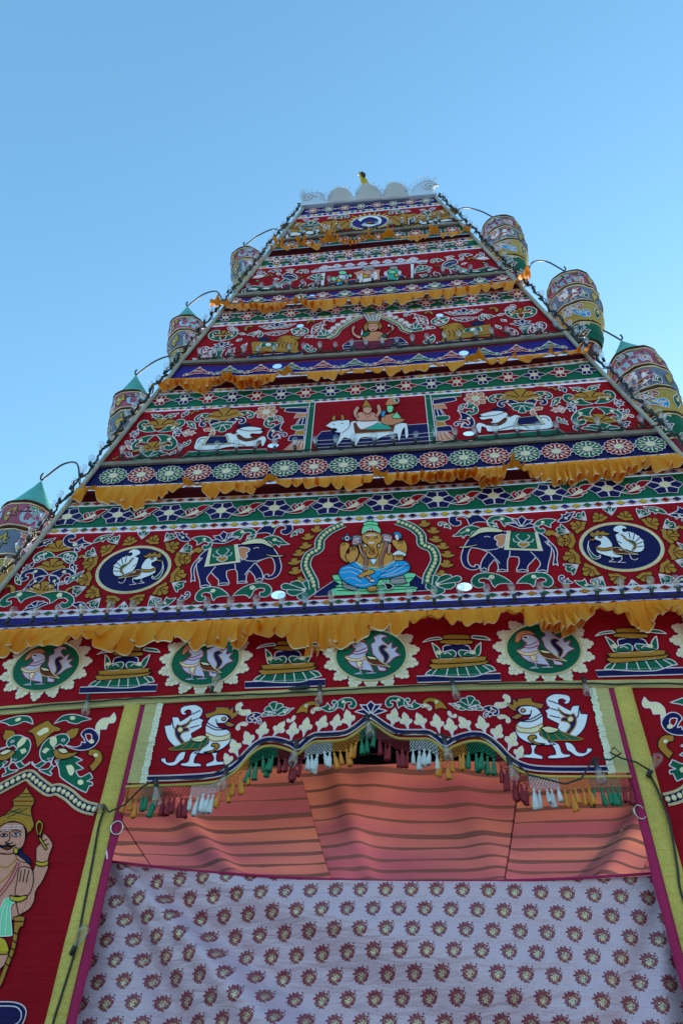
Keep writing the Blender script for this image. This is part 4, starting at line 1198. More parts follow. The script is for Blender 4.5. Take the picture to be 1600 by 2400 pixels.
def motif(kind, bx, bz, tx, tz, col, flip, wd, parent, P0, hw, ly=0):
    e_ = RND.uniform(0, .0020)
    def P(a, b, o=0.0): return P0(a, b, o + e_)
    dx, dz = tx - bx, tz - bz
    fy = -1 if flip else 1
    if kind == 'flower':
        pts = []
        R = math.hypot(dx, dz)
        for k in range(32):
            an = 2 * math.pi * k / 32
            r = R * (0.72 + 0.28 * abs(math.cos(4 * an)))
            pts.append((bx + r * math.cos(an), bz + r * math.sin(an)))
        mb = MB()
        shape(mb, pts, P, col + 'w' + str(ly) + 'p', hw)
        shape(mb, [(bx + R * .32 * math.cos(k * math.pi / 5), bz + R * .32 * math.sin(k * math.pi / 5)) for k in range(10)], P, 'cw' + str(ly + 1) + 'p', hw)
        for k in range(8):
            an = math.pi / 4 * k + math.pi / 8
            shape(mb, [(bx + R * .35 * math.cos(an), bz + R * .35 * math.sin(an)), (bx + R * .72 * math.cos(an), bz + R * .72 * math.sin(an))], P, '-w' + str(ly + 1) + 'L', hw)
        return mb.build('flower', parent)
    def T(u, v):
        v = v * wd * fy
        return (bx + u * dx - v * dz, bz + u * dz + v * dx)
    mb = MB()
    edge = 'k' if col in 'oi' else 'w'
    L = str(ly)
    shape(mb, [T(*q) for q in MOTIF[kind]], P, col + edge + L + 's', hw, 3)
    L1 = str(ly + 1)
    def dot(u, v, r, c):
        cx, cz = T(u, v); R = math.hypot(dx, dz) * r
        shape(mb, [(cx + R * math.cos(k * math.pi / 4), cz + R * math.sin(k * math.pi / 4)) for k in range(8)], P, c + '-' + L1 + 'p', hw)
    def stroke(*q): shape(mb, [T(*a) for a in q], P, '-' + edge + L1 + 'L', hw, 2)
    if kind == 'curl': dot(.52, .16, .075, 'c'); stroke((.52, .16), (.62, .1), (.6, 0.05))
    elif kind == 'leaf': dot(.42, .07, .075, 'c'); stroke((.5, .05), (.72, .04))
    elif kind == 'comma': dot(.58, .2, .085, 's' if col == 'o' else 'c')
    elif kind == 'palm':
        for s in (-1, 1): stroke((.28, .06 * s), (.46, .3 * s)); stroke((.3, .02 * s), (.78, .13 * s))
        dot(.34, 0, .06, 's' if col == 'o' else 'c')
    elif kind in ('lotus', 'tulip'):
        for s in (-1, 1): stroke((.12, .04 * s), (.44, .21 * s)); stroke((.2, .02 * s), (.74, .13 * s))
        dot(.2, 0, .09, 'c')
    elif kind == 'trefoil': dot(.45, 0, .12, 's')
    elif kind == 'flame': stroke((.1, 0), (.5, .08), (.62, .1)); stroke((.4, -.05), (.55, -.12))
    elif kind == 'fan':
        for k in range(-3, 4): stroke((.25, .05 * k), (.9 - .08 * abs(k), .13 * k))
    return mb.build(MOTIF_NAME[kind], parent)

def spray(group, parent, hw, mirror=True):
    for row in SPRAY[group].split('\n'):
        if not row.strip(): continue
        k, bx, bz, tx, tz, col, fl, wd = row.split()
        a = [int(t) / 1000 for t in (bx, bz, tx, tz)]
        for P in ((facade, facade_m) if mirror else (facade,)):
            motif(k, *a, col, int(fl), float(wd), parent, P, hw)

# ------------------------------------------------------------------ seams, bands, strips
def seam(k, x):
    a, b, c = SEAM[k]
    return a + b * x + c * x * x
EDGE_A, EDGE_B = 5.0895, 0.31291
LOWER_HALF = 3.5
def edge(z): return EDGE_A - EDGE_B * z

def band(name, lo, hi, key, o, parent, half=None, holes=(), n=28, rows=2):
    mb = MB()
    def pt(s, t):
        z0 = SEAM[lo][0] * (1 - t) + SEAM[hi][0] * t
        X = s * (half if half else edge(z0))
        return X, seam(lo, X) * (1 - t) + seam(hi, X) * t
    if not holes:
        vs = [facade(*pt(-1 + 2 * i / n, j / rows), o) for j in range(rows + 1) for i in range(n + 1)]
        fs = [(j * (n + 1) + i, j * (n + 1) + i + 1, (j + 1) * (n + 1) + i + 1, (j + 1) * (n + 1) + i) for j in range(rows) for i in range(n)]
        mb.add(vs, fs, key)
    else:
        P2 = []
        loop = [pt(-1 + 2 * i / n, 0) for i in range(n + 1)] + [pt(1 - 2 * i / n, 1) for i in range(n + 1)]
        P2 += loop; faces = [list(range(len(loop)))]
        hs = []
        for (hx, hz, rx, rz) in holes:
            for s in (1, -1):
                st = len(P2)
                P2 += [(s * hx + rx * math.cos(k * math.pi / 8), hz + rz * math.sin(k * math.pi / 8)) for k in range(16)]
                faces.append(list(range(st, st + 16))); hs.append((s * hx, hz, rx, rz))
        r = delaunay_2d_cdt([Vector(p) for p in P2], [], faces, 1, 1e-5)
        vs = [facade(p.x, p.y, o) for p in r[0]]
        fs = []
        for f in r[2]:
            c = sum((r[0][i] for i in f), Vector((0, 0))) / len(f)
            if not any(((c.x - h[0]) / h[2]) ** 2 + ((c.y - h[1]) / h[3]) ** 2 < 0.98 for h in hs): fs.append(tuple(f))
        mb.add(vs, fs, key)
    return mb.build(name, parent)

DIAMOND = {}
def diamond_mesh(col, w, h):
    k = (col, round(w, 3), round(h, 3))
    if k not in DIAMOND:
        mb = MB()
        a = [(-w, 0), (0, -h), (w, 0), (0, h)]
        vs = [(x, -0.001, z) for x, z in a] + [(x * .78, -0.006, z * .78) for x, z in a]
        mb.add(vs, [(i, (i + 1) % 4, 4 + (i + 1) % 4, 4 + i) for i in range(4)], 'o')
        mb.add([vs[4], vs[5], vs[6], vs[7]], [(0, 1, 2, 3)], col)
        DIAMOND[k] = mb.mesh('diamond_patch')
    return DIAMOND[k]

def diamond_strip(lo, hi, parent, pitch, pal, o=0.008, half=None, singles=True, key='W', phase=0):
    band('border_tape', lo, hi, key, o, parent, half)
    z0 = (SEAM[lo][0] + SEAM[hi][0]) / 2
    E = (half if half else edge(z0)) - 0.03
    n = int(2 * E / pitch)
    joined = MB()
    for i in range(n):
        x = -E + (i + .5) * 2 * E / n
        zl, zh = seam(lo, x), seam(hi, x)
        me_args = (pal[(i + phase) % len(pal)], pitch * .49, (SEAM[hi][0] - SEAM[lo][0]) * .40)
        if singles:
            d = link('diamond_patch', diamond_mesh(*me_args), parent)
            d.location = (x, -o - 0.001, (zl + zh) / 2)
            d.rotation_euler = (0, RND.uniform(-.03, .03), 0)
        else:
            c, w, h = me_args
            zc = (zl + zh) / 2
            joined.add([(x - w, -o - .004, zc), (x, -o - .004, zc - h), (x + w, -o - .004, zc), (x, -o - .004, zc + h)], [(0, 1, 2, 3)], c)
    if not singles:
        j = joined.build('diamond_patches', parent); j['kind'] = 'stuff'

PAL1 = ['y', 'b', 'y', 'g', 'r', 'n']
PAL2 = ['a', 'g', 'r', 'n', 'a', 'r', 'b', 'y']

# repeated band flowers: one mesh per piece, shared by every copy
SHARED = {}
def petal_mesh(kind, col, L, W):
    k = ('petal', kind, col, L, W)
    if k in SHARED: return SHARED[k]
    mb = MB()
    def P(x, z, o=0.): return (x, -o, z)
    if kind == 'six': pts = [(0, .14), (-.20, .38), (-.37, .69), (0, 1.0), (.37, .69), (.20, .38)]
    elif kind == 'heart': pts = [(0, .22), (-.22, .5), (-.40, .80), (-.27, .97), (0, .90), (.27, .97), (.40, .80), (.22, .5)]
    else: pts = [(0, .15), (-.20, .45), (-.34, .75), (0, 1.0), (.34, .75), (.20, .45)]
    pts = [(x * W, z * L) for x, z in pts]
    shape(mb, pts, P, col + 'w0' + ('p' if kind == 'six' else 's'), 0.0065 if kind == 'six' else 0.006, 3)
    if kind == 'heart':
        shape(mb, [(.10 * W * math.cos(i) , .66 * L + .14 * L * math.sin(i)) for i in [q * math.pi / 4 for q in range(8)]], P, 'c-1p')
    SHARED[k] = mb.mesh('petal'); return SHARED[k]
def disc_mesh(col, r, ln='w'):
    k = ('disc', col, r)
    if k in SHARED: return SHARED[k]
    mb = MB()
    def P(x, z, o=0.): return (x, -o, z)
    shape(mb, [(r * math.cos(i * math.pi / 7), r * math.sin(i * math.pi / 7)) for i in range(14)], P, col + ln + '2p', 0.004)
    SHARED[k] = mb.mesh('flower_centre'); return SHARED[k]

def petal_flower(x, z, o, kind, col, R, npet, parent, sq=1.0):
    c = link('flower', disc_mesh('c', round(R * .3, 3)), parent)
    c.location = (x, -o, z); c.scale = (1, 1, sq)
    me = petal_mesh(kind, col, R, R * (1.0 if kind == 'six' else .80))
    for k in range(npet):
        q = link('petal', me, c, keep=False)
        q.rotation_euler = (0, 2 * math.pi * (k + .5) / npet, 0)
    return c

def eye_flower_mesh(col, w, h, lw):
    """long eye-shaped blossom: two pointed side petals, four short ones, a cream heart"""
    k = ('eye', col, w, h)
    if k in SHARED: return SHARED[k]
    mb = MB()
    def P(x, z, o=0.): return (x, -o, z)
    for s in (-1, 1):
        shape(mb, [(s * .12 * w, -.3 * h), (s * .5 * w, -.38 * h), (s * w, 0), (s * .5 * w, .38 * h), (s * .12 * w, .3 * h)], P, col + 'w0s', lw, 3)
        for t in (-1, 1):
            shape(mb, [(s * .02 * w, t * .2 * h), (s * .02 * w, t * .85 * h), (s * .22 * w, t * h), (s * .38 * w, t * .8 * h), (s * .3 * w, t * .3 * h)], P, col + 'w1s', lw, 3)
    shape(mb, [(.3 * w * math.cos(i * math.pi / 5), .3 * h * math.sin(i * math.pi / 5)) for i in range(10)], P, 'cw2p', lw)
    SHARED[k] = mb.mesh('eye_flower'); return SHARED[k]
def lotus_mesh(col, w, h, lw):
    k = ('lot', col, w, h)
    if k in SHARED: return SHARED[k]
    mb = MB()
    def P(x, z, o=0.): return (x, -o, z)
    shape(mb, [(-w, -.35 * h), (-.55 * w, .1 * h), (0, .2 * h), (.55 * w, .1 * h), (w, -.35 * h), (.4 * w, -.75 * h), (0, -h), (-.4 * w, -.75 * h)], P, col + 'w0s', lw, 3)
    for s in (-1, 1): shape(mb, [(0, -.6 * h), (s * .3 * w, .05 * h), (s * .52 * w, .55 * h), (s * .2 * w, .6 * h), (0, .2 * h)], P, col + 'w1s', lw, 3)
    shape(mb, [(0, -.5 * h), (.22 * w, .3 * h), (0, h), (-.22 * w, .3 * h)], P, col + 'w2s', lw, 3)
    shape(mb, [(0, -.7 * h), (.3 * w, -.45 * h), (0, .05 * h), (-.3 * w, -.45 * h)], P, 'cw3s', lw, 3)
    SHARED[k] = mb.mesh('lotus'); return SHARED[k]
def cloud_mesh(col, w, h, lw):
    k = ('cld', col, w, h)
    if k in SHARED: return SHARED[k]
    mb = MB()
    def P(x, z, o=0.): return (x, -o, z)
    half = [(0, -.55), (.3, -.5), (.55, -.75), (1, -.9), (.9, -.45), (.7, -.3), (.55, -.35), (.42, .1), (.3, .0), (.34, .3), (.2, .42), (.12, .7)]
    pts = half + [(0, 1)] + [(-x, z) for x, z in half[:0:-1]]
    shape(mb, [(x * w, z * h) for x, z in pts], P, col + 'w0s', lw, 3)
    for s in (-1, 1):
        shape(mb, [(s * .72 * w + .1 * w * math.cos(i * math.pi / 4), -.62 * h + .13 * h * math.sin(i * math.pi / 4)) for i in range(8)], P, 'c-1p', lw)
        shape(mb, [(0, .1 * h), (s * .2 * w, .2 * h), (s * .28 * w, .32 * h)], P, '-w1L', lw, 2)
        shape(mb, [(0, -.2 * h), (s * .25 * w, -.1 * h), (s * .4 * w, .08 * h)], P, '-w1L', lw, 2)
    shape(mb, [(0, .5 * h), (.07 * w, .68 * h), (0, .86 * h), (-.07 * w, .68 * h)], P, 'c-1p', lw)
    SHARED[k] = mb.mesh('lotus_scroll'); return SHARED[k]
def sprig_mesh(w, h):
    if 'sprig' in SHARED: return SHARED['sprig']
    mb = MB()
    def P(x, z, o=0.): return (x, -o, z)
    def q(a): return [(x * w, z * h) for x, z in a]
    shape(mb, q([(-1, -.55), (-.6, -.75), (-.2, -.8), (.15, -.62), (.3, -.2), (.0, -.35), (-.4, -.5)]), P, 'rw0s', .0055, 3)
    shape(mb, q([(-.45, -.45), (-.62, .1), (-.4, .45), (-.2, .2), (-.42, .1), (-.2, -.35)]), P, 'rw1s', .0055, 3)
    shape(mb, q([(-.2, -.1), (-.2, .35), (-.02, .5), (.05, .1)]), P, 'rw1s', .0055, 3)
    shape(mb, q([(0, 0), (.15, .55), (.5, .75), (1, .62), (.7, .35), (.45, -.02), (.2, -.1)]), P, 'rw2s', .0055, 3)
    shape(mb, q([(.1, -.2), (.45, -.05), (.45, -.3), (.1, -.45)]), P, 'rw1s', .0055, 3)
    shape(mb, q([(-.55, -.65), (.0, .05), (.2, .12), (.2, -.2), (-.1, -.45)]), P, 'cw3s', .004, 3)
    SHARED['sprig'] = mb.mesh('leaf_sprig'); return SHARED['sprig']

def bead_arch(path, parent, P, hw, fillkey, cords=None, bead=0.026, ly=1):
    """arched ribbon with white edges and a row of sewn-on discs"""
    pts = smooth_path(path, False, 6)
    mb = MB()
    n = len(pts)
    L, R = [], []
    for i in range(n):
        a = pts[max(i - 1, 0)]; c = pts[min(i + 1, n - 1)]
        dx, dz = c[0] - a[0], c[1] - a[1]; l = math.hypot(dx, dz) or 1
        L.append((pts[i][0] - dz / l * hw, pts[i][1] + dx / l * hw)); R.append((pts[i][0] + dz / l * hw, pts[i][1] - dx / l * hw))
    vs = [P(*q, lay(ly)) for q in L] + [P(*q, lay(ly)) for q in R]
    mb.add(vs, [(i, i + 1, n + i + 1, n + i) for i in range(n - 1)], fillkey)
    for e in (L, R):
        ribbon(mb, e, P, lay(ly) + .001, .004 if not cords else .009, cords or 'w', False, .004 if not cords else .010)
    root = mb.build('bead_arch', parent)
    d = 0; nxt = bead; k = 0
    bm_ = ('bead', round(bead, 3))
    if bm_ not in SHARED:
        b = MB(); lathe(b, [(bead * .98, 0), (bead * .9, .006), (bead * .5, .011), (0.0005, .012)], 'c', 10)
        b.v = [(x, -z, y) for x, y, z in b.v]
        SHARED[bm_] = b.mesh('bead')
    for i in range(n - 1):
        a, c = pts[i], pts[i + 1]; l = math.hypot(c[0] - a[0], c[1] - a[1])
        while d + l >= nxt:
            t = (nxt - d) / l
            o = link('bead', SHARED[bm_], root, keep=False)
            o.location = P(a[0] + (c[0] - a[0]) * t, a[1] + (c[1] - a[1]) * t, lay(ly) + .002)
            o.scale = (.85, 1, 1)
            nxt += bead * 1.95
        d += l
    return root

# ------------------------------------------------------------------ ground
mb = MB()
mb.add([(-900, -900, 0), (900, -900, 0), (900, 900, 0), (-900, 900, 0)], [(0, 1, 2, 3)], 'ground')
g = mb.build('ground'); g['kind'] = 'structure'

# ------------------------------------------------------------------ timber and steel frame
def pole(name, a, b, r, label, key='pole', cat='pole', group=None, sides=8):
    mb = MB()
    n = 14
    pts = [Vector(a).lerp(Vector(b), i / n) + Vector((RND.uniform(-.006, .006), RND.uniform(-.006, .006), 0)) for i in range(n + 1)]
    tube(mb, pts, r, key, sides)
    o = mb.build(name, None, True)
    return tag(o, label, cat, group)
for s, side in ((-1, 'left'), (1, 'right')):
    pole('edge_pole', (s * edge(5.0), -.03, 5.0), (s * edge(13.08), -.03, 13.08), .023, 'slanting pale grey pole along the %s edge of the tower' % side)
    pole('corner_pole', (s * (LOWER_HALF + .03), .04, 0), (s * (LOWER_HALF + .03), .04, 5.1), .05, 'upright grey pole carrying the %s end of the frieze' % side, cat='pole')
    pole('back_upright', (s * 1.85, .10, 0), (s * 1.85, .10, 10.2), .045, 'bamboo upright behind the %s door post' % side, 'bar', 'pole')

def crossbar(k, label):
    mb = MB(); n = 30
    E = edge(SEAM[k][0]) + .03
    vs = []
    for i in range(n + 1):
        x = -E + 2 * E * i / n; z = seam(k, x)
        w = RND.uniform(-.003, .003)
        vs += [(x, -.008, z - .046 + w), (x, -.040, z - .048 + w), (x, -.042, z + .000 + w), (x, -.008, z + .002 + w)]
    fs = []
    for i in range(n):
        for q in range(4):
            fs.append((i * 4 + q, i * 4 + (q + 1) % 4, i * 4 + 4 + (q + 1) % 4, i * 4 + 4 + q))
    fs += [(0, 1, 2, 3), tuple(n * 4 + q for q in (3, 2, 1, 0))]
    mb.add(vs, fs, 'bar')
    return tag(mb.build('cross_bar'), label, 'bar')
crossbar('MC', 'grey cross bar under the cows and riders, longest of the four')
crossbar('NC', 'grey cross bar under the lions, second from below')
crossbar('OC', 'grey cross bar under the three small deities')
crossbar('QC', 'grey cross bar under the sun emblem, shortest and topmost')

# ------------------------------------------------------------------ tower hangings, lowest tier first
H1 = thing('tier_hanging', (0, 0, SEAM['L7'][0]), 'red embroidered hanging with blue elephants and an elephant-headed deity, lowest tower tier', 'hanging', 'embroidered tower tiers')
band('red_panel', 'L4', 'L3', 'r', 0.0, H1, holes=WIND_HOLE['tier1'])
band('green_band', 'L2', 'L1', 'g', 0.003, H1)
band('blue_band', 'L6', 'L5', 'b', 0.003, H1)
diamond_strip('L2', 'L3', H1, .098, PAL1, .006) if False else None
diamond_strip('L3', 'L2', H1, .098, PAL1, .006)
diamond_strip('L1', 'L0', H1, .105, PAL2, .006)
diamond_strip('L5', 'L4', H1, .105, ['a', 'g', 'r', 'n'], .006)
diamond_strip('L7', 'L6', H1, .118, ['n', 'r', 'g', 'a'], .006)
band('painted_shade_strip', 'L0', 'M8', 'R', -.002, H1)  # dark strip: shade under the ruffle above put into the colour, on every tier
NF = 13
for i in range(NF):
    x = -2.98 + i * .5165
    z = (seam('L1', x) + seam('L2', x)) / 2
    if abs(x) < edge(z) - .05:
        petal_flower(x, z, .010, 'six', 'n', .165, 6, H1, .78)
    xs = x + .258
    if xs < edge(z) - .18:
        o = link('leaf_sprig', sprig_mesh(.155, .105), H1); o.location = (xs, -.010, z)
for P, s in ((facade, 1), (facade_m, -1)):
    figure('elephant', 'elephant', H1, P)
    # medallion
    cx, cz = 2.154 * s, 5.765
    mb = MB(); PF = facade
    ring = [(cx + .335 * math.cos(k * math.pi / 24), cz + .268 * math.sin(k * math.pi / 24)) for k in range(48)]
    shape(mb, ring, PF, 'n-0p')
    ribbon(mb, ring, PF, lay(0) + .001, .015, 'c', True, .010)
    md = mb.build('bird_medallion', H1)
    for k in range(12):
        an = k * math.pi / 6 + .26
        c, q = math.cos(an), math.sin(an)
        motif('palm', cx + .375 * c, cz + .305 * q, cx + .53 * c, cz + .425 * q, 'o', 0, 1.25, md, PF, .005)
    for k in range(12):
        an = k * math.pi / 6
        c, q = math.cos(an), math.sin(an)
        motif('tulip', cx + .455 * c, cz + .365 * q, cx + .58 * c, cz + .475 * q, 'g', 0, .9, md, PF, .006) if abs(q) > .2 else None
    bird = figure('bird', 'swan', H1, P, .0055)
    bird.location.y = -.004
    bead_arch(nums(PATH['tier1']), H1, P, .042, 'g', None, .021)
figure('seated_deity', 'seated_deity', H1, facade, .0055)
spray('tier1', H1, .0065)

H2 = thing('tier_hanging', (0, 0, SEAM['M8'][0]), 'red embroidered hanging with white cows and a couple riding a bull, second tower tier', 'hanging', 'embroidered tower tiers')
band('red_panel', 'MC', 'M3', 'r', 0.0, H2, holes=WIND_HOLE['tier2'])
band('green_band', 'M2', 'M1', 'g', .003, H2)
band('navy_band', 'M7', 'M6', 'n', .003, H2)
diamond_strip('M3', 'M2', H2, .09, PAL1, .006)
diamond_strip('M1', 'M0', H2, .095, PAL2, .006)
diamond_strip('M8', 'M7', H2, .115, ['n', 'a', 'g', 'r'], .006)
band('painted_shade_strip', 'M0', 'N8', 'R', -.002, H2)
band('bar_backing', 'M6', 'MC', 'n', -.002, H2)
for i in range(19):
    x = -2.649 + i * (2.718 + 2.649) / 18
    z = (seam('M6', x) + seam('M7', x)) / 2
    petal_flower(x, z, .010, 'heart', 'gr'[i % 2], .150, 8, H2, .80)
for i in range(18):
    x = -2.393 + i * (2.362 + 2.393) / 17
    z = (seam('M1', x) + seam('M2', x)) / 2
    o = link('eye_flower', eye_flower_mesh('rn'[i % 2], .138, .088, .006), H2); o.location = (x, -.010, z)
for P in (facade, facade_m):
    figure('cow', 'cow', H2, P, .007)
    figure('cow_plinth', 'cow_plinth', H2, P, .007)
    pl_ = figure('pillar', 'pillar', H2, P, .007)
figure('riding_couple', 'riding_couple', H2, facade, .006)
spray('tier2', H2, .0075)

H3 = thing('tier_hanging', (0, 0, SEAM['N8'][0]), 'red embroidered hanging with ochre lions and a four-armed goddess, third tower tier', 'hanging', 'embroidered tower tiers')
band('red_panel', 'NC', 'N3', 'r', 0.0, H3, holes=WIND_HOLE['tier3'])
band('green_band', 'N2', 'N1', 'g', .003, H3)
band('navy_band', 'N7', 'N6', 'b', .003, H3, holes=WIND_HOLE['tier3b'])
diamond_strip('N3', 'N2', H3, .095, PAL1, .006)
diamond_strip('N1', 'N0', H3, .095, PAL2, .006)
diamond_strip('N8', 'N7', H3, .11, PAL2, .006)
band('painted_shade_strip', 'N0', 'O8', 'R', -.002, H3)
band('bar_backing', 'N6', 'NC', 'v', -.002, H3)
for i in range(12):
    x = -2.032 + i * (2.064 + 2.032) / 11
    z = (seam('N6', x) + seam('N7', x)) / 2
    o = link('lotus_scroll', cloud_mesh('rg'[i % 2], .185, .088, .0065), H3); o.location = (x, -.010, z)
for i in range(14):
    x = -1.86 + i * .286
    z = (seam('N1', x) + seam('N2', x)) / 2
    o = link('eye_flower', eye_flower_mesh('nr'[i % 2], .13, .085, .0065), H3); o.location = (x, -.010, z)
for P in (facade, facade_m):
    figure('lion', 'lion', H3, P, .0075)
    figure('vase', 'vase', H3, P, .008)
    bead_arch(nums(PATH['tier3']), H3, P, .036, 'g', None, .018)
figure('enthroned_goddess', 'enthroned_goddess', H3, facade, .0065)
spray('tier3', H3, .0085)

H4 = thing('tier_hanging', (0, 0, SEAM['O8'][0]), 'red embroidered hanging with peacocks and three small seated deities, fourth tower tier', 'hanging', 'embroidered tower tiers')
band('red_panel', 'OC', 'O3', 'r', 0.0, H4)
band('green_band', 'O2', 'O1', 'g', .003, H4)
band('navy_band', 'O7', 'O6', 'b', .003, H4, holes=WIND_HOLE['tier4b'])
diamond_strip('O3', 'O2', H4, .09, PAL1, .006, singles=False)
diamond_strip('O1', 'O0', H4, .09, PAL2, .006, singles=False)
diamond_strip('O8', 'O7', H4, .10, PAL2, .006, singles=False)
band('painted_shade_strip', 'O0', 'Q8', 'R', -.002, H4)
band('bar_backing', 'O6', 'OC', 'v', -.002, H4)
for i in range(13):
    x = -1.782 + i * (1.729 + 1.782) / 12
    z = (seam('O6', x) + seam('O7', x)) / 2
    o = link('lotus', lotus_mesh('rg'[i % 2], .142, .08, .0075), H4); o.location = (x, -.010, z)
for i in range(11):
    x = -1.31 + i * (1.261 + 1.31) / 10
    z = (seam('O1', x) + seam('O2', x)) / 2
    o = link('eye_flower', eye_flower_mesh('rn'[i % 2], .122, .075, .0075), H4); o.location = (x, -.010, z)
for P in (facade, facade_m): figure('peacock', 'peacock', H4, P, .009)
figure('triple_deities', 'triple_deities', H4, facade, .007)
for i in range(8):
    x = -.62 + i * .175
    motif('trefoil', x, 11.06 + .02 * x, x, 11.16 + .02 * x, 'l', 0, 1.5, H4, facade, .008)
mbv = MB(); ribbon(mbv, [(-.8 + i * .08, 11.02 + .02 * (i - 10) / 10) for i in range(21)], facade, lay(0), .03, 'l', False, .01); mbv.build('scalloped_arch', H4)
spray('tier4', H4, .0095)

H5 = thing('tier_hanging', (0, 0, SEAM['Q8'][0]), 'small red embroidered hanging with a swan in a golden sun, topmost tower tier', 'hanging', 'embroidered tower tiers')
band('red_panel', 'QC', 'Q3', 'r', 0.0, H5)
band('green_band', 'Q8', 'Q6', 'g', .003, H5)
band('navy_band', 'Q2', 'QT', 'b', .003, H5)
diamond_strip('Q3', 'Q2', H5, .085, PAL1, .006, singles=False)
band('bar_backing', 'Q6', 'QC', 'v', -.002, H5)
for i in range(10):
    x = -1.155 + i * (1.197 + 1.155) / 9
    z = (seam('Q6', x) + seam('Q8', x)) / 2
    petal_flower(x, z, .010, 'leaf', 'nr'[i % 2], .12, 8, H5, .85)
for i in range(8):
    x = -.874 + i * (.883 + .874) / 7
    z = (seam('Q2', x) + seam('QT', x)) / 2
    o = link('eye_flower', eye_flower_mesh('rg'[i % 2], .122, .075, .008), H5); o.location = (x, -.010, z)
mb = MB()
sc_, sz_ = 0.01, 12.37
for k in range(28):
    an = 2 * math.pi * k / 28; w = .09
    r2 = (.46, .37) if k % 2 == 0 else (.38, .31)
    vs = [(sc_ + .29 * math.cos(an - w), sz_ + .235 * math.sin(an - w)), (sc_ + r2[0] * math.cos(an), sz_ + r2[1] * math.sin(an)), (sc_ + .29 * math.cos(an + w), sz_ + .235 * math.sin(an + w))]
    mb.add([facade(*q, lay(0)) for q in vs], [(0, 1, 2)], 'c' if k % 2 else 'y')
ring = [(sc_ + .275 * math.cos(k * math.pi / 16), sz_ + .22 * math.sin(k * math.pi / 16)) for k in range(32)]
shape(mb, ring, facade, 'bc1p', .02)
sunm = mb.build('sun_emblem', H5)
figure('swan', 'sun_swan', H5, facade, .007).location.y = -.006
for s in (-1, 1):
    for (x, z, w) in ((-.86, 12.13, .13), (-1.09, 12.13, .15)):
        mb = MB()
        pts = [(x - w, z - .08), (x - w, z + .06), (x - .3 * w, z + .12), (x + .4 * w, z + .08), (x + .7 * w, z + .18), (x + w, z + .12), (x + .8 * w, z + .02), (x + w, z - .08)]
        shape(mb, pts, facade if s == -1 else facade_m, 'qk1s', .008)
        mb.build('small_cow', H5)
spray('tier5', H5, .0095)

# ------------------------------------------------------------------ frieze above the doorway
FR = thing('frieze_hanging', (0, 0, SEAM['T1'][0]), 'red frieze hanging with swan roundels and lotus pots above the doorway', 'hanging')
band('red_panel', 'T0', 'L7', 'r', -.004, FR, LOWER_HALF)
POT_X0 = -.69
for k in range(-2, 3):
    cx = 1.335 * k + .003; cz = 4.765
    mb = MB()
    ring = [(cx + .275 * math.cos(q * math.pi / 20), cz + .225 * math.sin(q * math.pi / 20)) for q in range(40)]
    shape(mb, ring, facade, 'g-1p')
    ribbon(mb, [(cx + .285 * math.cos(q * math.pi / 40), cz + .235 * math.sin(q * math.pi / 40)) for q in range(80)], facade, lay(1) + .001, .010, 'c', True, .010)
    rd = mb.build('swan_roundel', FR)
    for q in range(15):
        an = q * 2 * math.pi / 15 - math.pi / 2
        c, s = math.cos(an), math.sin(an)
        motif('palm', cx + .275 * c, cz + .225 * s, cx + .385 * c, cz + .322 * s, 'c', 0, 1.1, rd, facade, .004)
    sw = figure('swan', 'roundel_swan', FR, facade, .006, 4, None, (lambda d: (lambda a, b: (a + d, b)))(cx - .003))
    sw.location.y = -.004
for k in range(-2, 2):
    dx = 1.335 * (k + 1)
    figure('lotus_pot', 'lotus_pot', FR, facade, .0065, 4, None, (lambda d: (lambda a, b: (a + d, b)))(dx))

mb = MB()
n = 60
vs = []; LH = LOWER_HALF
for i in range(n + 1):
    x = -LH + 2 * LH * i / n
    zl, zh = seam('T1', x), seam('T0', x)
    vs += [facade(x, zl, .012), facade(x, zl + .006, .022), facade(x, (zl + zh) / 2, .016), facade(x, zh - .006, .022), facade(x, zh, .012)]
mb.add(vs, [(i * 5 + k, i * 5 + k + 1, i * 5 + 6 + k, i * 5 + 5 + k) for i in range(n) for k in range(4)], 'K')
tag(mb.build('gold_tape'), 'long khaki gold tape running level between frieze and doorway pelmet', 'tape')

# ------------------------------------------------------------------ side panels
def side_panel(s):
    P = facade if s < 0 else facade_m
    side = 'left' if s < 0 else 'right'
    H = thing('side_panel', (s * 2.7, 0, 0), 'tall red side panel with parrots and a bead arch %s of the doorway' % side, 'hanging', 'panels beside the doorway')
    mb = MB()
    vs = []; n = 10
    for i in range(n + 1):
        x = 1.89 + (LOWER_HALF - 1.89) * i / n
        vs += [P(-x, 0, 0), P(-x, 2.2, 0), P(-x, seam("T1", s * x) + .01, 0)]
    mb.add(vs, [(i * 3 + k, i * 3 + k + 1, i * 3 + 4 + k, i * 3 + 3 + k) for i in range(n) for k in (0, 1)], 'r')
    mb.build('red_panel', H)
    cx = -2.524
    def mir(a, b): return (2 * cx - a, b)
    path = nums(PATH['side'])
    full = [(2 * cx - a, b) for a, b in path[:0:-1]] + path
    bead_arch(full, H, P, .036, 'n', 'c', .0215)
    for t in (None, mir):
        figure('parrot', 'parrot', H, P, .006, 4, None, t)
        figure('feather', 'parrot_extras', H, P, .006, 4, None, t)
    figure('crown_leaf', 'crown_leaf', H, P, .006)
    figure('guardian_figure', 'guardian', H, P, .005)
side_panel(-1); side_panel(1)

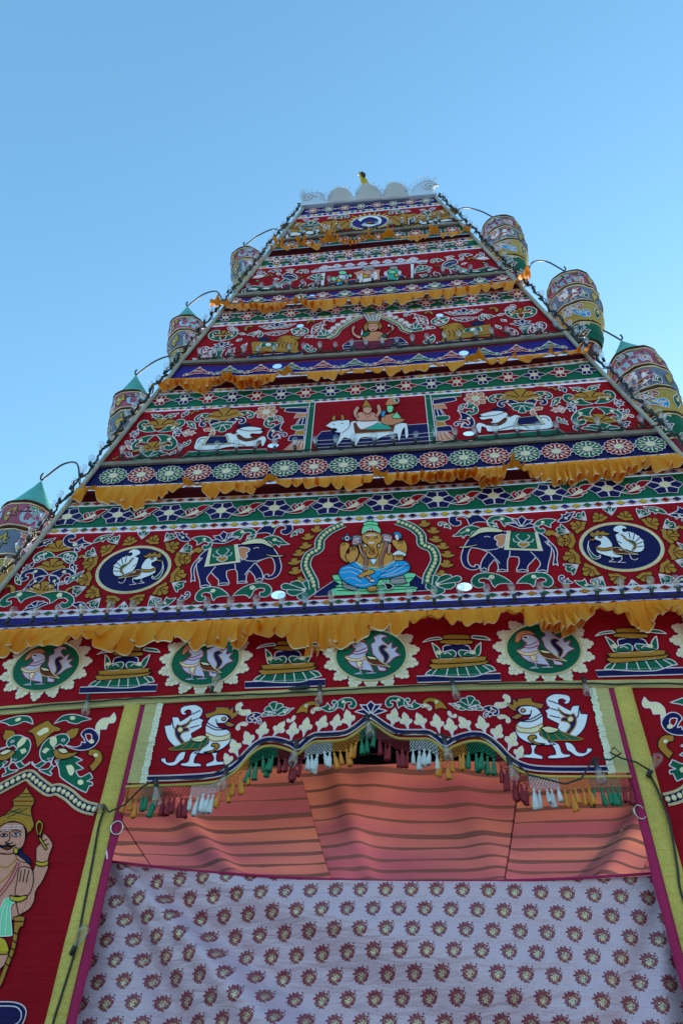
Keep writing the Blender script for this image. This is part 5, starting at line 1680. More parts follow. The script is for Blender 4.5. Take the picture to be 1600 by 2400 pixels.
# ------------------------------------------------------------------ door posts
for s, side in ((-1, 'left'), (1, 'right')):
    D = thing('door_post', (s * 1.82, 0, 0), 'gold ribbon and magenta edging down the %s door post' % side, 'door post', 'door posts')
    P = facade if s < 0 else facade_m
    mb = MB(); n = 40; vs = []
    for i in range(n + 1):
        z = (seam('T1', s * 1.85) + .005) * i / n
        w = .004 * math.sin(z * 9 + s)
        vs += [P(-1.912 + w * .4, z, .010), P(-1.905, z, .022), P(-1.85 + w, z, .024 + w * .6), P(-1.79, z, .022), P(-1.783, z, .010)]
    mb.add(vs, [(i * 5 + k, i * 5 + k + 1, i * 5 + 6 + k, i * 5 + 5 + k) for i in range(n) for k in range(4)], 'Y')
    mb.build('gold_ribbon', D, True)
    mb = MB(); vs = []
    for i in range(n + 1):
        z = (seam('T1', s * 1.75) + .003) * i / n
        w = .005 * math.sin(z * 6 + 2 * s) + .003 * math.sin(z * 17)
        vs += [P(-1.80, z, .003), P(-1.78, z, .004), P(-1.735 + w, z, .004), P(-1.728 + w, z, -.012)]
    mb.add(vs, [(i * 4 + k, i * 4 + k + 1, i * 4 + 5 + k, i * 4 + 4 + k) for i in range(n) for k in range(3)], 'm')
    mb.build('magenta_edging', D, True)

# ------------------------------------------------------------------ pelmet over the doorway
PM = thing('pelmet', (0, 0, 3.75), 'scalloped red pelmet with two white geese and gold leaves above the doorway', 'pelmet')
half_path = smooth_path(nums(PATH['pelmet']), False, 5)
half_path[-1] = (0.0, half_path[-1][1])
full_path = half_path + [(-a, b) for a, b in half_path[-2::-1]]
low = [(a, b - .055) for a, b in full_path]
top = [(-1.61 + 3.22 * i / 20, seam('T1', -1.61 + 3.22 * i / 20) + .004) for i in range(21)]
mb = MB()
poly = [(-1.61, low[0][1])] + low + [(1.61, low[-1][1])] + top[::-1]
fill(mb, poly, facade, .002, 'r')
mb.build('red_cloth', PM)
mb = MB()
n = len(full_path); Ls, Rs = [], []
for i in range(n):
    a = full_path[max(i - 1, 0)]; c = full_path[min(i + 1, n - 1)]
    dx, dz = c[0] - a[0], c[1] - a[1]; l_ = math.hypot(dx, dz) or 1
    Ls.append((full_path[i][0] - dz / l_ * .019, full_path[i][1] + dx / l_ * .019)); Rs.append((full_path[i][0] + dz / l_ * .019, full_path[i][1] - dx / l_ * .019))
mb.add([facade(*q, .010) for q in Ls] + [facade(*q, .010) for q in Rs], [(i, i + 1, n + i + 1, n + i) for i in range(n - 1)], 'n')
ribbon(mb, Ls, facade, .011, .005, 'w', False); ribbon(mb, Rs, facade, .011, .005, 'w', False)
mb.build('navy_border', PM)
mb = MB()
cord = [(-1.75, low[0][1] - .004)] + low + [(1.75, low[-1][1] - .004)]
tube(mb, [facade(a, b, .012) for a, b in cord], .011, 'Y', 6)
mb.build('gold_cord', PM, True)
for s in (-1, 1):
    P = facade if s < 0 else facade_m
    mb = MB(); vs = []; n = 16
    for i in range(n + 1):
        z = 3.755 + (seam('T1', s * 1.7) - 3.755) * i / n
        vs += [P(-1.745, z, .012), P(-1.70, z, .015 + .003 * math.sin(z * 13)), P(-1.651, z, .012)]
    mb.add(vs, [(i * 3 + k, i * 3 + k + 1, i * 3 + 4 + k, i * 3 + 3 + k) for i in range(n) for k in (0, 1)], 'K')
    mb.build('khaki_strip', PM)
    mb = MB(); vs = []; n = 70
    for i in range(n + 1):
        z = 3.75 + (seam('T1', s * 1.63) - 3.75) * i / n
        w = .006 * RND.uniform(-1, 1)
        vs += [P(-1.653 + w, z, .014), P(-1.632, z, .02 + RND.uniform(0, .010)), P(-1.606 + w, z, .012)]
    mb.add(vs, [(i * 3 + k, i * 3 + k + 1, i * 3 + 4 + k, i * 3 + 3 + k) for i in range(n) for k in (0, 1)], 'f')
    mb.build('foil_strip', PM)
    figure('goose', 'goose', PM, facade if s > 0 else facade_m, .006)
spray('pelmet', PM, .0055)
motif('lotus', 0, 4.235, 0, 4.355, 'n', 0, 2.0, PM, facade, .007)

# tassel fringe
TF = thing('tassel_fringe', (0, 0, 3.7), 'net fringe with coloured tassels hanging from the pelmet edge', 'fringe')
def low_at(x):
    if abs(x) >= 1.60: return low[0][1] - .004
    for i in range(len(low) - 1):
        if low[i][0] <= x <= low[i + 1][0]:
            t = (x - low[i][0]) / (low[i + 1][0] - low[i][0] + 1e-9)
            return low[i][1] * (1 - t) + low[i + 1][1] * t
    return low[0][1]
seq = [('o', 3), ('g', 4), ('r', 5), ('w', 5), ('o', 5), ('g', 5), ('r', 5), ('w', 5), ('o', 5), ('g', 3), ('r', 6), ('w', 5), ('o', 5), ('g', 5), ('r', 5), ('w', 5), ('o', 5), ('g', 5), ('r', 2)]
cols = [c for c, k in seq for _ in range(k)]
NT = len(cols)
def tassel_mesh(c, var):
    k = ('tassel', c, var)
    if k in SHARED: return SHARED[k]
    mb = MB(); rr = random.Random(var * 7 + ord(c))
    lathe(mb, [(.001, 0), (.008, -.004), (.010, -.013), (.006, -.022), (.011, -.032), (.017, -.055), (.021, -.105), (.022, -.118), (.009, -.122)], 'tas_' + c, 9)
    mb.v = [(x + (rr.uniform(-.004, .004) if z < -.06 else 0), y + (rr.uniform(-.004, .004) if z < -.06 else 0), z + (rr.uniform(-.010, .006) if z < -.11 else 0)) for x, y, z in mb.v]
    tube(mb, [(0, 0, 0), (.001, 0, .03)], .0016, 'tas_' + c, 4)
    SHARED[k] = mb.mesh('tassel', True); return SHARED[k]
NETH = .085
pos = []
for i, c in enumerate(cols):
    x = -1.745 + 3.49 * (i + .5) / NT + RND.uniform(-.008, .008)
    zt = low_at(x) - .012 - NETH * RND.uniform(.72, 1.05)
    o = link('tassel', tassel_mesh(c, i % 3), TF)
    o.location = (x, -.014 - RND.uniform(0, .012), zt)
    o.rotation_euler = (RND.uniform(-.2, .2), RND.uniform(-.26, .26), RND.uniform(0, 6)); _k = RND.uniform(.85, 1.15); o.scale = (_k * RND.uniform(.8, 1.15), _k, _k)
    pos.append((x, zt, c))
# net: crossing threads, one part per colour run
i0 = 0
for c, k in seq:
    mb = MB()
    xa = -1.745 + 3.49 * i0 / NT; xb = -1.745 + 3.49 * (i0 + k) / NT
    m = k * 2
    for j in range(-3, m + 1):
        for d in (1, -1):
            pts = []
            for q in range(4):
                u = j + (q if d > 0 else 3 - q)
                x = xa + (xb - xa) * u / m
                if xa - .002 <= x <= xb + .002:
                    pts.append((x, -.012 - .004 * (q % 2), low_at(x) - .01 - NETH * q / 3 * (0.95 + .1 * math.sin(x * 30))))
            if len(pts) > 1: tube(mb, pts, .0026, 'tas_' + c, 3)
    nt = mb.build('net', TF); nt['kind'] = 'stuff'
    i0 += k

# ------------------------------------------------------------------ orange ruffles
def ruffle(k, h0, seed, label, flips, half=None, flare=0.0, base=.07):
    rr = random.Random(seed)
    E = (half if half else edge(SEAM[k][0])) + .02 + flare
    n = int(2 * E / .008); rows = 8
    # random folds: cumulative phase with wavelength that drifts
    ph = [0.0]; wlen = .11
    for i in range(n):
        wlen += rr.uniform(-.012, .012); wlen = min(.20, max(.05, wlen))
        ph.append(ph[-1] + 2 * math.pi * (2 * E / n) / wlen)
    def noise_line(step, amp):
        c = [rr.uniform(-1, 1) for _ in range(int(2 * E / step) + 4)]
        def f(x):
            u = (x + E) / step; i = int(u); t = u - i; t = t * t * (3 - 2 * t)
            i = max(0, min(i, len(c) - 2)); return amp * (c[i] * (1 - t) + c[i + 1] * t)
        return f
    nh, nth, nam = noise_line(.24, .36), noise_line(.28, .32), noise_line(.5, .5)
    fl = [(x, w, a) for x, w, a in flips]
    vs = []; bottom = []
    for i in range(n + 1):
        x = -E + 2 * E * i / n
        th = .20 + nth(x)
        for fx, fw, fa in fl:
            th += fa * math.exp(-((x - fx) / fw) ** 2)
        h = h0 * (1 + nh(x))
        s = math.sin(ph[i]); c = math.cos(ph[i]); am = 1 + nam(x)
        micro = .007 * math.sin(x * 150 + 3 * math.sin(x * 17 + seed)) + .005 * math.sin(x * 96 + 2 * math.sin(x * 11))
        z0 = seam(k, x) + .006 + .004 * math.sin(x * 11 + seed)
        for j in range(rows + 1):
            v = j / rows
            gather = micro * (1 - v) ** .7 * min(1, v * 5 + .25)
            tv = th * (0.35 + .65 * v)
            y = -(base * .6 + h * v * math.sin(tv) + am * (.020 * math.sqrt(v) + .030 * v) * s + .012 * v * math.sin(ph[i] * 2.3 + 1) + gather + .03 * v)
            z = z0 - h * v * math.cos(tv) + .014 * v * v * c * am + .024 * v * v * math.sin(ph[i] * .37 + seed) + .010 * v * v * math.sin(ph[i] * 2.3)
            vs.append((x + .034 * v * c * am + .012 * v * math.sin(ph[i] * .6), y, z))
        bottom.append(vs[-1])
    R1 = rows + 1
    mb = MB()
    mb.add(vs, [(i * R1 + j, i * R1 + j + 1, (i + 1) * R1 + j + 1, (i + 1) * R1 + j) for i in range(n) for j in range(rows)], 'ruffle')
    o = mb.build('ruffle', None, True)
    mb = MB(); ev = []
    for i, b in enumerate(bottom):
        a = Vector(vs[i * R1 + rows - 1]); b = Vector(b); d = (b - a).normalized()
        ev += [b - d * .010 + Vector((0, -.003, 0)), b + d * .003 + Vector((0, -.003, 0))]
    mb.add(ev, [(i * 2, i * 2 + 1, i * 2 + 3, i * 2 + 2) for i in range(n)], 'c')
    mb.build('gold_hem', o, True)
    return tag(o, label, 'ruffle', 'orange ruffles between the tiers')
ruffle('L7', .275, 3, 'widest and lowest orange ruffle with gold hem, hanging over the swan roundels', [(-2.2, .12, .5), (.45, .25, .75), (1.9, .15, .5), (-.9, .1, .5), (-1.5, .08, .3), (1.1, .1, .45), (2.3, .1, .6)], LOWER_HALF)
ruffle('M8', .24, 5, 'orange ruffle with gold hem below the band of red and green flowers', [(-1.75, .10, .85), (-.95, .08, .7), (1.35, .14, 1.0), (-2.75, .1, .8), (.1, .06, .5)])
ruffle('N8', .22, 8, 'orange ruffle with turned-up folds below the lion tier', [(-.95, .13, .7), (1.2, .14, .6), (1.6, .10, .4), (-1.6, .07, .4), (.75, .1, .5), (1.95, .12, .5)])
ruffle('O8', .25, 11, 'full orange ruffle with flaring ends below the three small deities', [(-1.95, .12, .95), (2.0, .12, 1.25)], None, .14)
ruffle('Q8', .17, 13, 'shortest and topmost orange ruffle, curled up below the sun tier', [(-1.3, .08, .9), (-.55, .12, .9), (0.0, .1, .9), (.3, .1, .9), (-.95, .1, .9), (.9, .07, .85), (1.4, .1, .9)])

# ------------------------------------------------------------------ light bulbs
def bulb_meshes():
    g = MB()
    lathe(g, [(.013, 0), (.0145, .012), (.020, .035), (.0275, .062), (.031, .080), (.0305, .093), (.025, .106), (.014, .1135), (.0005, .116)], 'glass', 14)
    s = MB()
    lathe(s, [(.0005, -.044), (.009, -.044), (.0135, -.038), (.015, -.008), (.015, .003), (.012, .005), (.0005, .005)], 'socket', 10)
    f = MB()
    tube(f, [(0, 0, .005), (0, 0, .03)], .0035, 'glass', 5)
    for k in range(4):
        an = k * math.pi / 2
        tube(f, [(.004 * math.cos(an), .004 * math.sin(an), .03), (.011 * math.cos(an), .011 * math.sin(an), .082)], .0014, 'filament', 4)
    return g.mesh('light_bulb', True), s.mesh('socket', True), f.mesh('filament')
BG, BS, BF = bulb_meshes()
BULB_SCALE = 1.12
def bulb(p, rot, label, group, fil=True, sc=1.0, sock=True):
    sc *= BULB_SCALE
    o = link('light_bulb', BG); o.location = p; o.rotation_euler = rot; o.scale = (sc, sc, sc)
    tag(o, label, 'light bulb', group)
    if sock: link('socket', BS, o, keep=False)
    if fil: link('filament', BF, o, keep=False)
    return o
_ONES = 'first second third fourth fifth sixth seventh eighth ninth tenth eleventh twelfth thirteenth fourteenth fifteenth sixteenth seventeenth eighteenth nineteenth'.split()
def nth(i):
    if i < 20: return _ONES[i - 1]
    t_, u_ = divmod(i, 10)
    return ['', '', 'twentieth', 'thirtieth', 'fortieth'][t_] if u_ == 0 else ['', '', 'twenty', 'thirty', 'forty'][t_] + '-' + _ONES[u_ - 1]
def tilt(a=.12): return (RND.uniform(-a, a), RND.uniform(-a, a), RND.uniform(0, 6))
def cable(name, pts, r, label, group=None):
    mb = MB(); tube(mb, pts, r, 'cable', 5)
    return tag(mb.build(name, None, True), label, 'cable', group)

def bulb_row(k, x0, x1, n, dz, y, label, cab_label, group, sc=1.0):
    cp = []
    for i in range(n):
        x = x0 + (x1 - x0) * i / (n - 1) + RND.uniform(-.012, .012)
        z = seam(k, x) + dz
        bulb((x, y, z + .055 * sc), tilt(), label % nth(i + 1), group, True, sc)
        cp += [(x, y + .01, z - .004), (x + .05, y + .02 - RND.uniform(0, .03), z - RND.uniform(.0, .02)), (x + .11, y + .015, z + RND.uniform(-.018, .016)), (x + .16, y + RND.uniform(-.01, .025), z + RND.uniform(-.015, .01))]
    cable('bulb_cable', cp, .0075, cab_label)
    # second strand twisted round the first
    cp2 = [(a, b - .006, c + .010 * math.sin(i * 1.9)) for i, (a, b, c) in enumerate(cp)]
    mb = MB(); tube(mb, cp2, .006, 'cable', 4); tag(mb.build('twisted_cable', None, True), cab_label.replace('black cable', 'second black strand'), 'cable')
bulb_row('L6', -3.32, 3.32, 32, -.01, -.075, 'clear bulb standing over the widest ruffle, %s from the left', 'black cable feeding the bulbs over the widest orange ruffle', 'bulbs over the widest ruffle')
bulb_row('MC', -2.60, 2.70, 27, .02, -.06, 'clear bulb on the cross bar under the cows, %s from the left', 'black cable along the cross bar under the cows', 'bulbs under the cows')
bulb_row('NC', -2.06, 2.18, 24, .02, -.06, 'clear bulb on the cross bar under the lions, %s from the left', 'black cable along the cross bar under the lions', 'bulbs under the lions')
bulb_row('OC', -1.64, 1.72, 19, .02, -.06, 'clear bulb on the cross bar under the three small deities, %s from the left', 'black cable along the cross bar under the three small deities', 'bulbs under the three small deities')
bulb_row('QC', -1.18, 1.22, 14, .02, -.06, 'clear bulb on the cross bar under the sun emblem, %s from the left', 'black cable along the cross bar under the sun emblem', 'bulbs under the sun emblem')
for s, side in ((-1, 'left'), (1, 'right')):
    cp = []; n = 44 if s < 0 else 38; ZB = 5.45 if s < 0 else 6.45
    for i in range(n):
        z = ZB + (12.95 - ZB) * i / (n - 1) + RND.uniform(-.02, .02)
        x = s * (edge(z) + .095)
        bulb((x, -.05 + RND.uniform(-.02, .02), z + .02), (RND.uniform(-.15, .1), s * RND.uniform(-.05, .25), RND.uniform(0, 6)), 'clear bulb on the slanting %s edge pole, %s from the top' % (side, nth(n - i)), 'bulbs up the %s edge' % side)
        cp += [(x - s * .012, -.045, z - .03), (x - s * .035 + RND.uniform(-.025, .03), -.05 + RND.uniform(-.03, .02), z + .03), (x - s * .05 + RND.uniform(-.02, .03), -.05 + RND.uniform(-.03, .03), z + .09), (x - s * .06 + RND.uniform(-.02, .04), -.04, z + .13)]
    cable('edge_cable', cp, .011, 'tangled black cable up the %s edge of the tower' % side)
    cp2 = [(a + RND.uniform(-.028, .028), b + RND.uniform(-.02, .02), c + RND.uniform(-.025, .025)) for a, b, c in cp]
    mb = MB(); tube(mb, cp2, .008, 'cable', 5); tag(mb.build('tangled_cable', None, True), 'loose second cable looped up the %s edge of the tower' % side, 'cable')
    cp3 = [(a + RND.uniform(-.03, .03), b + RND.uniform(-.02, .02), c + RND.uniform(-.03, .03)) for a, b, c in cp]
    mb = MB(); tube(mb, cp3, .006, 'cable', 4); tag(mb.build('thin_cable', None, True), 'thin third cable wound up the %s edge of the tower' % side, 'cable')

# bulbs and cables about the doorway
cp = []
for i in range(80):
    x = -LH + 2 * LH * i / 79
    cp.append((x, -.030 - RND.uniform(0, .008), (seam('T0', x) + seam('T1', x)) / 2 + .012 * math.sin(x * 2.3) + RND.uniform(-.004, .004)))
cable('tape_cable', cp, .007, 'thin black cable stapled along the khaki gold tape')
for x, z in ((-2.192, 4.43), (-1.216, 4.43), (-.381, 4.46), (.617, 4.47), (1.571, 4.455)):
    up = abs(x + 1.216) < .01
    bulb((x, -.07, z + (.05 if up else -.03)), (RND.uniform(-.2, .2) + (0 if up else math.pi), RND.uniform(-.2, .2), 1), 'clear bulb hanging from the khaki gold tape, %s from the left' % nth(sum(1 for q in (-2.192, -1.216, -.381, .617, 1.571) if q <= x)), 'bulbs on the gold tape')
mb = MB(); tube(mb, [(-.62, -.05, 4.455), (-.5, -.055, 4.46), (-.46, -.06, 4.462)], [.012, .018, .012], 'cable', 8)
tag(mb.build('cable_joint', None, True), 'black taped cable joint on the gold tape near its middle', 'cable joint')
pb = [(-1.499, 3.74), (-1.017, 3.82), (-.531, 4.0), (-.018, 4.20), (.525, 4.01), (.952, 3.85), (1.521, 3.82)]
for x, z in pb:
    bulb((x, -.085, z - .045), (math.pi + RND.uniform(-.25, .25), RND.uniform(-.35, .35), 2), 'clear bulb hanging from the scalloped pelmet edge, %s from the left' % nth(sum(1 for q in pb if q[0] <= x)), 'bulbs along the pelmet edge', True, 1.08)
cp = []
for (x0, z0), (x1, z1) in zip(pb, pb[1:]):
    for t in (0, .2, .4, .6, .8):
        x = x0 + (x1 - x0) * t
        z = low_at(x) + .03 - .10 * (4 * t * (1 - t)) * (1 if x > .9 else .25) + RND.uniform(-.012, .012)
        cp.append((x, -.07 - RND.uniform(0, .02), z if t else z0 + .012))
cp += [(1.521, -.07, 3.84), (1.62, -.07, 3.82), (1.70, -.08, 3.86), (1.66, -.09, 3.90), (1.63, -.08, 3.87), (1.70, -.07, 3.83), (1.79, -.07, 3.80), (1.868, -.07, 3.735)]
cp = [(-1.858, -.07, 3.58), (-1.80, -.08, 3.52), (-1.70, -.08, 3.57), (-1.60, -.075, 3.70)] + cp
cable('pelmet_cable', cp, .0065, 'black cable draped along the scalloped pelmet edge')
bulb((-1.858, -.07, 3.56), (math.pi / 2 + .5, .1, .3), 'round clear bulb tied to the left gold ribbon below the pelmet', None)
bulb((1.868, -.07, 3.74), (math.pi / 2 - .9, .5, .3), 'clear bulb tied to the right gold ribbon below the pelmet', None)
bulb((-1.812, -.07, 2.70), (.3, .35, .3), 'clear bulb low on the left gold ribbon', None)
def drape(pts, label):
    p2 = smooth_path([(a, b) for a, b in pts], False, 8)
    cable('post_cable', [(a, -.034, b) for a, b in p2], .0075, label)
drape([(-1.858, 3.56), (-1.868, 3.45), (-1.85, 3.2), (-1.835, 2.95), (-1.822, 2.7), (-1.84, 2.45), (-1.85, 2.25), (-1.83, 1.6), (-1.85, .1)], 'black cable running down the left gold ribbon')
drape([(1.868, 3.72), (1.892, 3.6), (1.905, 3.4), (1.88, 3.15), (1.86, 3.0), (1.875, 2.7), (1.85, 1.6), (1.86, .1)], 'black cable running down the right gold ribbon')

# ------------------------------------------------------------------ hanging cloth lanterns
def lantern(X, Y, Z, label, rod_label, turn, lean=0.0, fat=1.0, cone=.5):
    T = thing('cloth_lantern', (X, Y, Z - 2.2), label, 'lantern', 'cloth lanterns hung off the tower edges')
    SEC = [('x', .275, .300, -.50, -.90), ('X', .300, .285, -.90, -1.28), ('i', .285, .245, -1.28, -1.63), ('g', .225, .185, -1.63, -1.94), ('v', .15, .05, -1.94, -2.16)]
    SEC = [(k_, a_ * fat, b_ * fat, c_ - (cone - .5), d_ - (cone - .5)) for k_, a_, b_, c_, d_ in SEC]
    dzc = -(cone - .5)
    SEC_NAME = ['plum_section', 'slate_section', 'mustard_section', 'green_section', 'base_section']
    mb = MB()
    N = 28
    rr = random.Random(int(abs(X) * 1000))
    def wob(a, z): return 1 + .022 * math.sin(5 * a + z * 7 + X) + .014 * math.sin(11 * a + z * 13)
    def ringv(r, z): return [(X - lean * z + r * wob(2 * math.pi * k / N, z) * math.sin(2 * math.pi * k / N), Y - r * wob(2 * math.pi * k / N, z) * math.cos(2 * math.pi * k / N), Z + z) for k in range(N)]
    def skin(rings, key, m):
        vs = [p for r in rings for p in r]
        m.add(vs, [(i * N + k, i * N + (k + 1) % N, (i + 1) * N + (k + 1) % N, (i + 1) * N + k) for i in range(len(rings) - 1) for k in range(N)], key)
    skin([ringv(.012, 0), ringv(.06 * fat, -.2 * cone), ringv(.13 * fat, -.46 * cone), ringv(.205 * fat, -.74 * cone), ringv(.28 * fat, -cone)], 'T', mb)
    mb.build('cone_top', T, True)
    for (key, r0, r1, z0, z1), nm in zip(SEC, SEC_NAME):
        mb = MB()
        skin([ringv(r0 + (r1 - r0) * t + .026 * math.sin(math.pi * t), z0 + (z1 - z0) * t) for t in (0, .15, .3, .5, .7, .85, 1)], key, mb)
        part = mb.build(nm, T, True)
        # trim: dark braid with a ruched foil edge
        mb = MB()
        tube(mb, [Vector(p) for p in ringv(r0 + .008, z0)], .017, 'D', 6, True)
        mb.build('braid', part, True)
        for dz in ((-.032,) if nm == 'plum_section' else (.032, -.032)):
            mb = MB()
            rg = ringv(r0 + .010, z0 + dz)
            tube(mb, [Vector(p) + Vector((0, 0, rr.uniform(-.008, .008))) for p in rg], [.009 + rr.uniform(-.003, .003) for _ in rg], 'c', 5, True)
            mb.build('foil_edge', part, True)
        def P_at(phi, rz):
            def P(u, v, o=0.0):
                r = rz(v)
                a = phi + u / r
                rw = r * wob(a, v) + .002 + o * .35
                return (X - lean * v + rw * math.sin(a), Y - rw * math.cos(a), Z + v)
            return P
        rz = lambda v, r0=r0, r1=r1, z0=z0, z1=z1: r0 + (r1 - r0) * (v - z0) / (z1 - z0) + .026 * math.sin(math.pi * min(1, max(0, (v - z0) / (z1 - z0))))
        def place(figkey, w, h, rec, phis, flip=False):
            pts = [q for _, c, s in FIGURE[figkey] for q in nums(s)]
            bb = bbox(pts); cx, cz = (bb[0] + bb[1]) / 2, (bb[2] + bb[3]) / 2
            sc = min(w / (bb[1] - bb[0]), h / (bb[3] - bb[2])); zc = (z0 + z1) / 2
            f = -1 if flip else 1
            for phi in phis:
                m = MB()
                for sub, code, s in FIGURE[figkey]:
                    code = rec.get(code[0], code[0]) + rec.get(code[1], code[1]) + code[2:]
                    shape(m, [((a - cx) * sc * f, zc + (b - cz) * sc) for a, b in nums(s)], P_at(phi, rz), code, .006, 2)
                m.build({'elephant': 'elephant', 'swan': 'bird', 'parrot': 'peacock', 'goose': 'bird'}[figkey], part)
        ph = [turn + k * 2 * math.pi / 3 for k in range(3)]
        flip = X > 0
        if nm == 'plum_section': place('elephant', .50, .30, {'n': 'j', 'c': 'i', 's': 'j', 'w': 'l'}, ph, flip)
        elif nm == 'slate_section': place('swan', .44, .29, {'k': 'm', 'q': 'q', 'o': 's', 'n': 'X'}, ph, flip)
        elif nm == 'mustard_section': place('parrot', .34, .27, {'g': 'u', 'o': 'g', 'n': 'r', 'k': 'w'}, ph)
        elif nm == 'green_section':
            for phi in ph:
                P = P_at(phi, rz)
                motif('leaf', -.12, -1.86 + dzc, .10, -1.69 + dzc, 'u', 0, 1.2, part, P, .006)
                motif('leaf', -.05, -1.90 + dzc, .12, -1.82 + dzc, 'd', 1, 1.2, part, P, .006)
                motif('comma', .02, -1.73 + dzc, .13, -1.68 + dzc, 'y', 0, 1.2, part, P, .006)
        else:
            for k in range(4):
                motif('lotus', 0, -2.12 + dzc, 0, -1.98 + dzc, 'u', 0, .8, part, P_at(turn + k * math.pi / 2, rz), .005)
        if nm in ('slate_section', 'plum_section', 'mustard_section'):
            for phi in ph:
                P = P_at(phi + math.pi / 3, rz)
                zc = (z0 + z1) / 2
                motif('leaf', -.02, zc - .13, .05, zc + .12, 'g' if nm[0] == 'm' else 'i', 0, 1.2, part, P, .006)
                motif('curl', .16, zc + .13, .26, zc + .02, {'m': 'v', 's': 's', 'p': 't'}[nm[0]], 0, 1.1, part, P, .006)
                motif('curl', -.12, zc - .14, -.22, zc - .02, {'m': 'u', 's': 'g', 'p': 's'}[nm[0]], 1, 1.1, part, P, .006)
    # iron rod with a hook end
    s = 1 if X > 0 else -1
    xs = X - s * .78; zs = (EDGE_A - abs(xs)) / EDGE_B
    path = [(xs, 0.0, zs), (xs + s * .10, .08, zs + .22), (xs + s * .30, .2, Z + .06 + (zs - Z) * .25 + .14), (xs + s * .55, .33, Z + .20), (X - s * .06, Y - .01, Z + .10), (X, Y, Z + .03), (X + s * .03, Y, Z + .09), (X + s * .015, Y, Z + .15)]
    sm = []
    for i in range(len(path) - 1):
        a, b = Vector(path[i]), Vector(path[i + 1])
        p0 = Vector(path[max(i - 1, 0)]); p3 = Vector(path[min(i + 2, len(path) - 1)])
        for q in range(5):
            t = q / 5
            sm.append(.5 * (2 * a + (b - p0) * t + (2 * p0 - 5 * a + 4 * b - p3) * t * t + (3 * a - p0 - 3 * b + p3) * t ** 3))
    mb = MB(); tube(mb, sm, .011, 'hook', 6)
    tag(mb.build('lantern_rod', None, True), rod_label, 'rod', 'rods holding the lanterns')
ordn = ['highest', 'second highest', 'third highest', 'lowest']
for i, (X, Z) in enumerate(((-2.02, 12.78), (-2.66, 11.03), (-3.06, 9.39), (-3.73, 7.46))):
    lantern(X, .4, Z, '%s embroidered cloth lantern on the left side of the tower' % ordn[i], 'curved black rod holding the %s left lantern' % ordn[i], .35 + .2 * i, [.20, .20, .20, .10][i], [.88, .90, .92, 1.0][i], [.55, .66, .66, .58][i])
for i, (X, Z) in enumerate(((1.97, 12.95), (2.70, 11.18), (3.06, 9.40))):
    lantern(X, .4, Z, '%s embroidered cloth lantern on the right side of the tower' % ['highest', 'middle', 'lowest'][i], 'curved black rod holding the %s right lantern' % ['highest', 'middle', 'lowest'][i], -.25 - .1 * i, [0, -.05, .02][i], [.98, 1.02, 1.0][i], [.46, .50, .54][i])

# ------------------------------------------------------------------ silver crest
CR = thing('silver_crest', (0, 0, 13.0), 'silver foil crest of three domes between two scrolls on top of the tower', 'crest')
mb = MB(); vs = []; n = 20
for i in range(n + 1):
    x = -1.07 + 2.12 * i / n; z = seam('QT', x)
    vs += [(x, .03, z), (x, -.07, z), (x, -.075, z + .06), (x, .03, z + .07)]
mb.add(vs, [(i * 4 + k, i * 4 + (k + 1) % 4, i * 4 + 4 + (k + 1) % 4, i * 4 + 4 + k) for i in range(n) for k in range(4)] + [(0, 1, 2, 3), tuple(n * 4 + k for k in (3, 2, 1, 0))], 'z')
mb.build('foil_rail', CR)
def slab(pts, y0, y1, key, name):
    mb = MB(); n = len(pts)
    tri = tessellate_polygon([[Vector((a, b, 0)) for a, b in pts]])
    mb.add([(a, y0, b) for a, b in pts], [tuple(t) for t in tri], key)
    mb.add([(a, y1, b) for a, b in pts], [tuple(t) for t in tri], key)
    mb.add([(a, y0, b) for a, b in pts] + [(a, y1, b) for a, b in pts], [(i, (i + 1) % n, n + (i + 1) % n, n + i) for i in range(n)], key)
    return mb.build(name, CR)
DOMES = []
for sub, code, s in FIGURE['crest']:
    pts = smooth_path(nums(s), True, 4)
    part = slab(pts, .02, -.045, 'X' if sub == 'dome' else 'z', sub)  # dark dome slab paints the shaded slits between the foil ridges
    bb = bbox(pts)
    if sub == 'dome':
        DOMES.append((bb, pts))
        cx = (bb[0] + bb[1]) / 2
        for j in range(7):
            z = bb[2] + .05 + (bb[3] - bb[2] - .07) * j / 7
            xs = [a for a, b in pts if abs(b - z) < .05]
            if len(xs) < 2: continue
            a, b = min(xs) + .004, max(xs) - .004
            m = MB()
            vs = []
            for q in range(9):
                t = q / 8; x = a + (b - a) * t; d = .085 * math.sin(math.pi * (.12 + .76 * t))
                vs += [(x, -.046, z - .030), (x, -.05 - d, z - .022), (x, -.05 - d * .8, z + .008), (x, -.046, z + .028)]
            m.add(vs, [(q * 4 + k, q * 4 + k + 1, q * 4 + 5 + k, q * 4 + 4 + k) for q in range(8) for k in range(3)], 'z')
            m.build('ridge', part, True)
    else:
        s_ = -1 if sub == 'left_scroll' else 1
        cx, cz = (bb[0] + bb[1]) / 2, (bb[2] + bb[3]) / 2
        m = MB()
        sp = [(cx + s_ * .12 + .13 * (1 - k / 26) * math.cos(k * .45), -.05, cz + .05 + .13 * (1 - k / 26) * math.sin(k * .45)) for k in range(26)]
        tube(m, sp, .02, 'z', 6); m.build('scroll_coil', part, True)
    k = max(1, len(pts) // 15)
    for i in range(0, len(pts), k):
        x, z = pts[i]
        if z < bb[2] + .1: continue
        dx, dz = x - (bb[0] + bb[1]) / 2, z - (bb[2] + .15)
        bulb((x - dx * .08, -.07, z - .04), (-.25, math.atan2(dx, dz) * .6, RND.uniform(0, 6)), 'small clear bulb studding the silver crest', 'bulbs on the silver crest', False, .85, False)
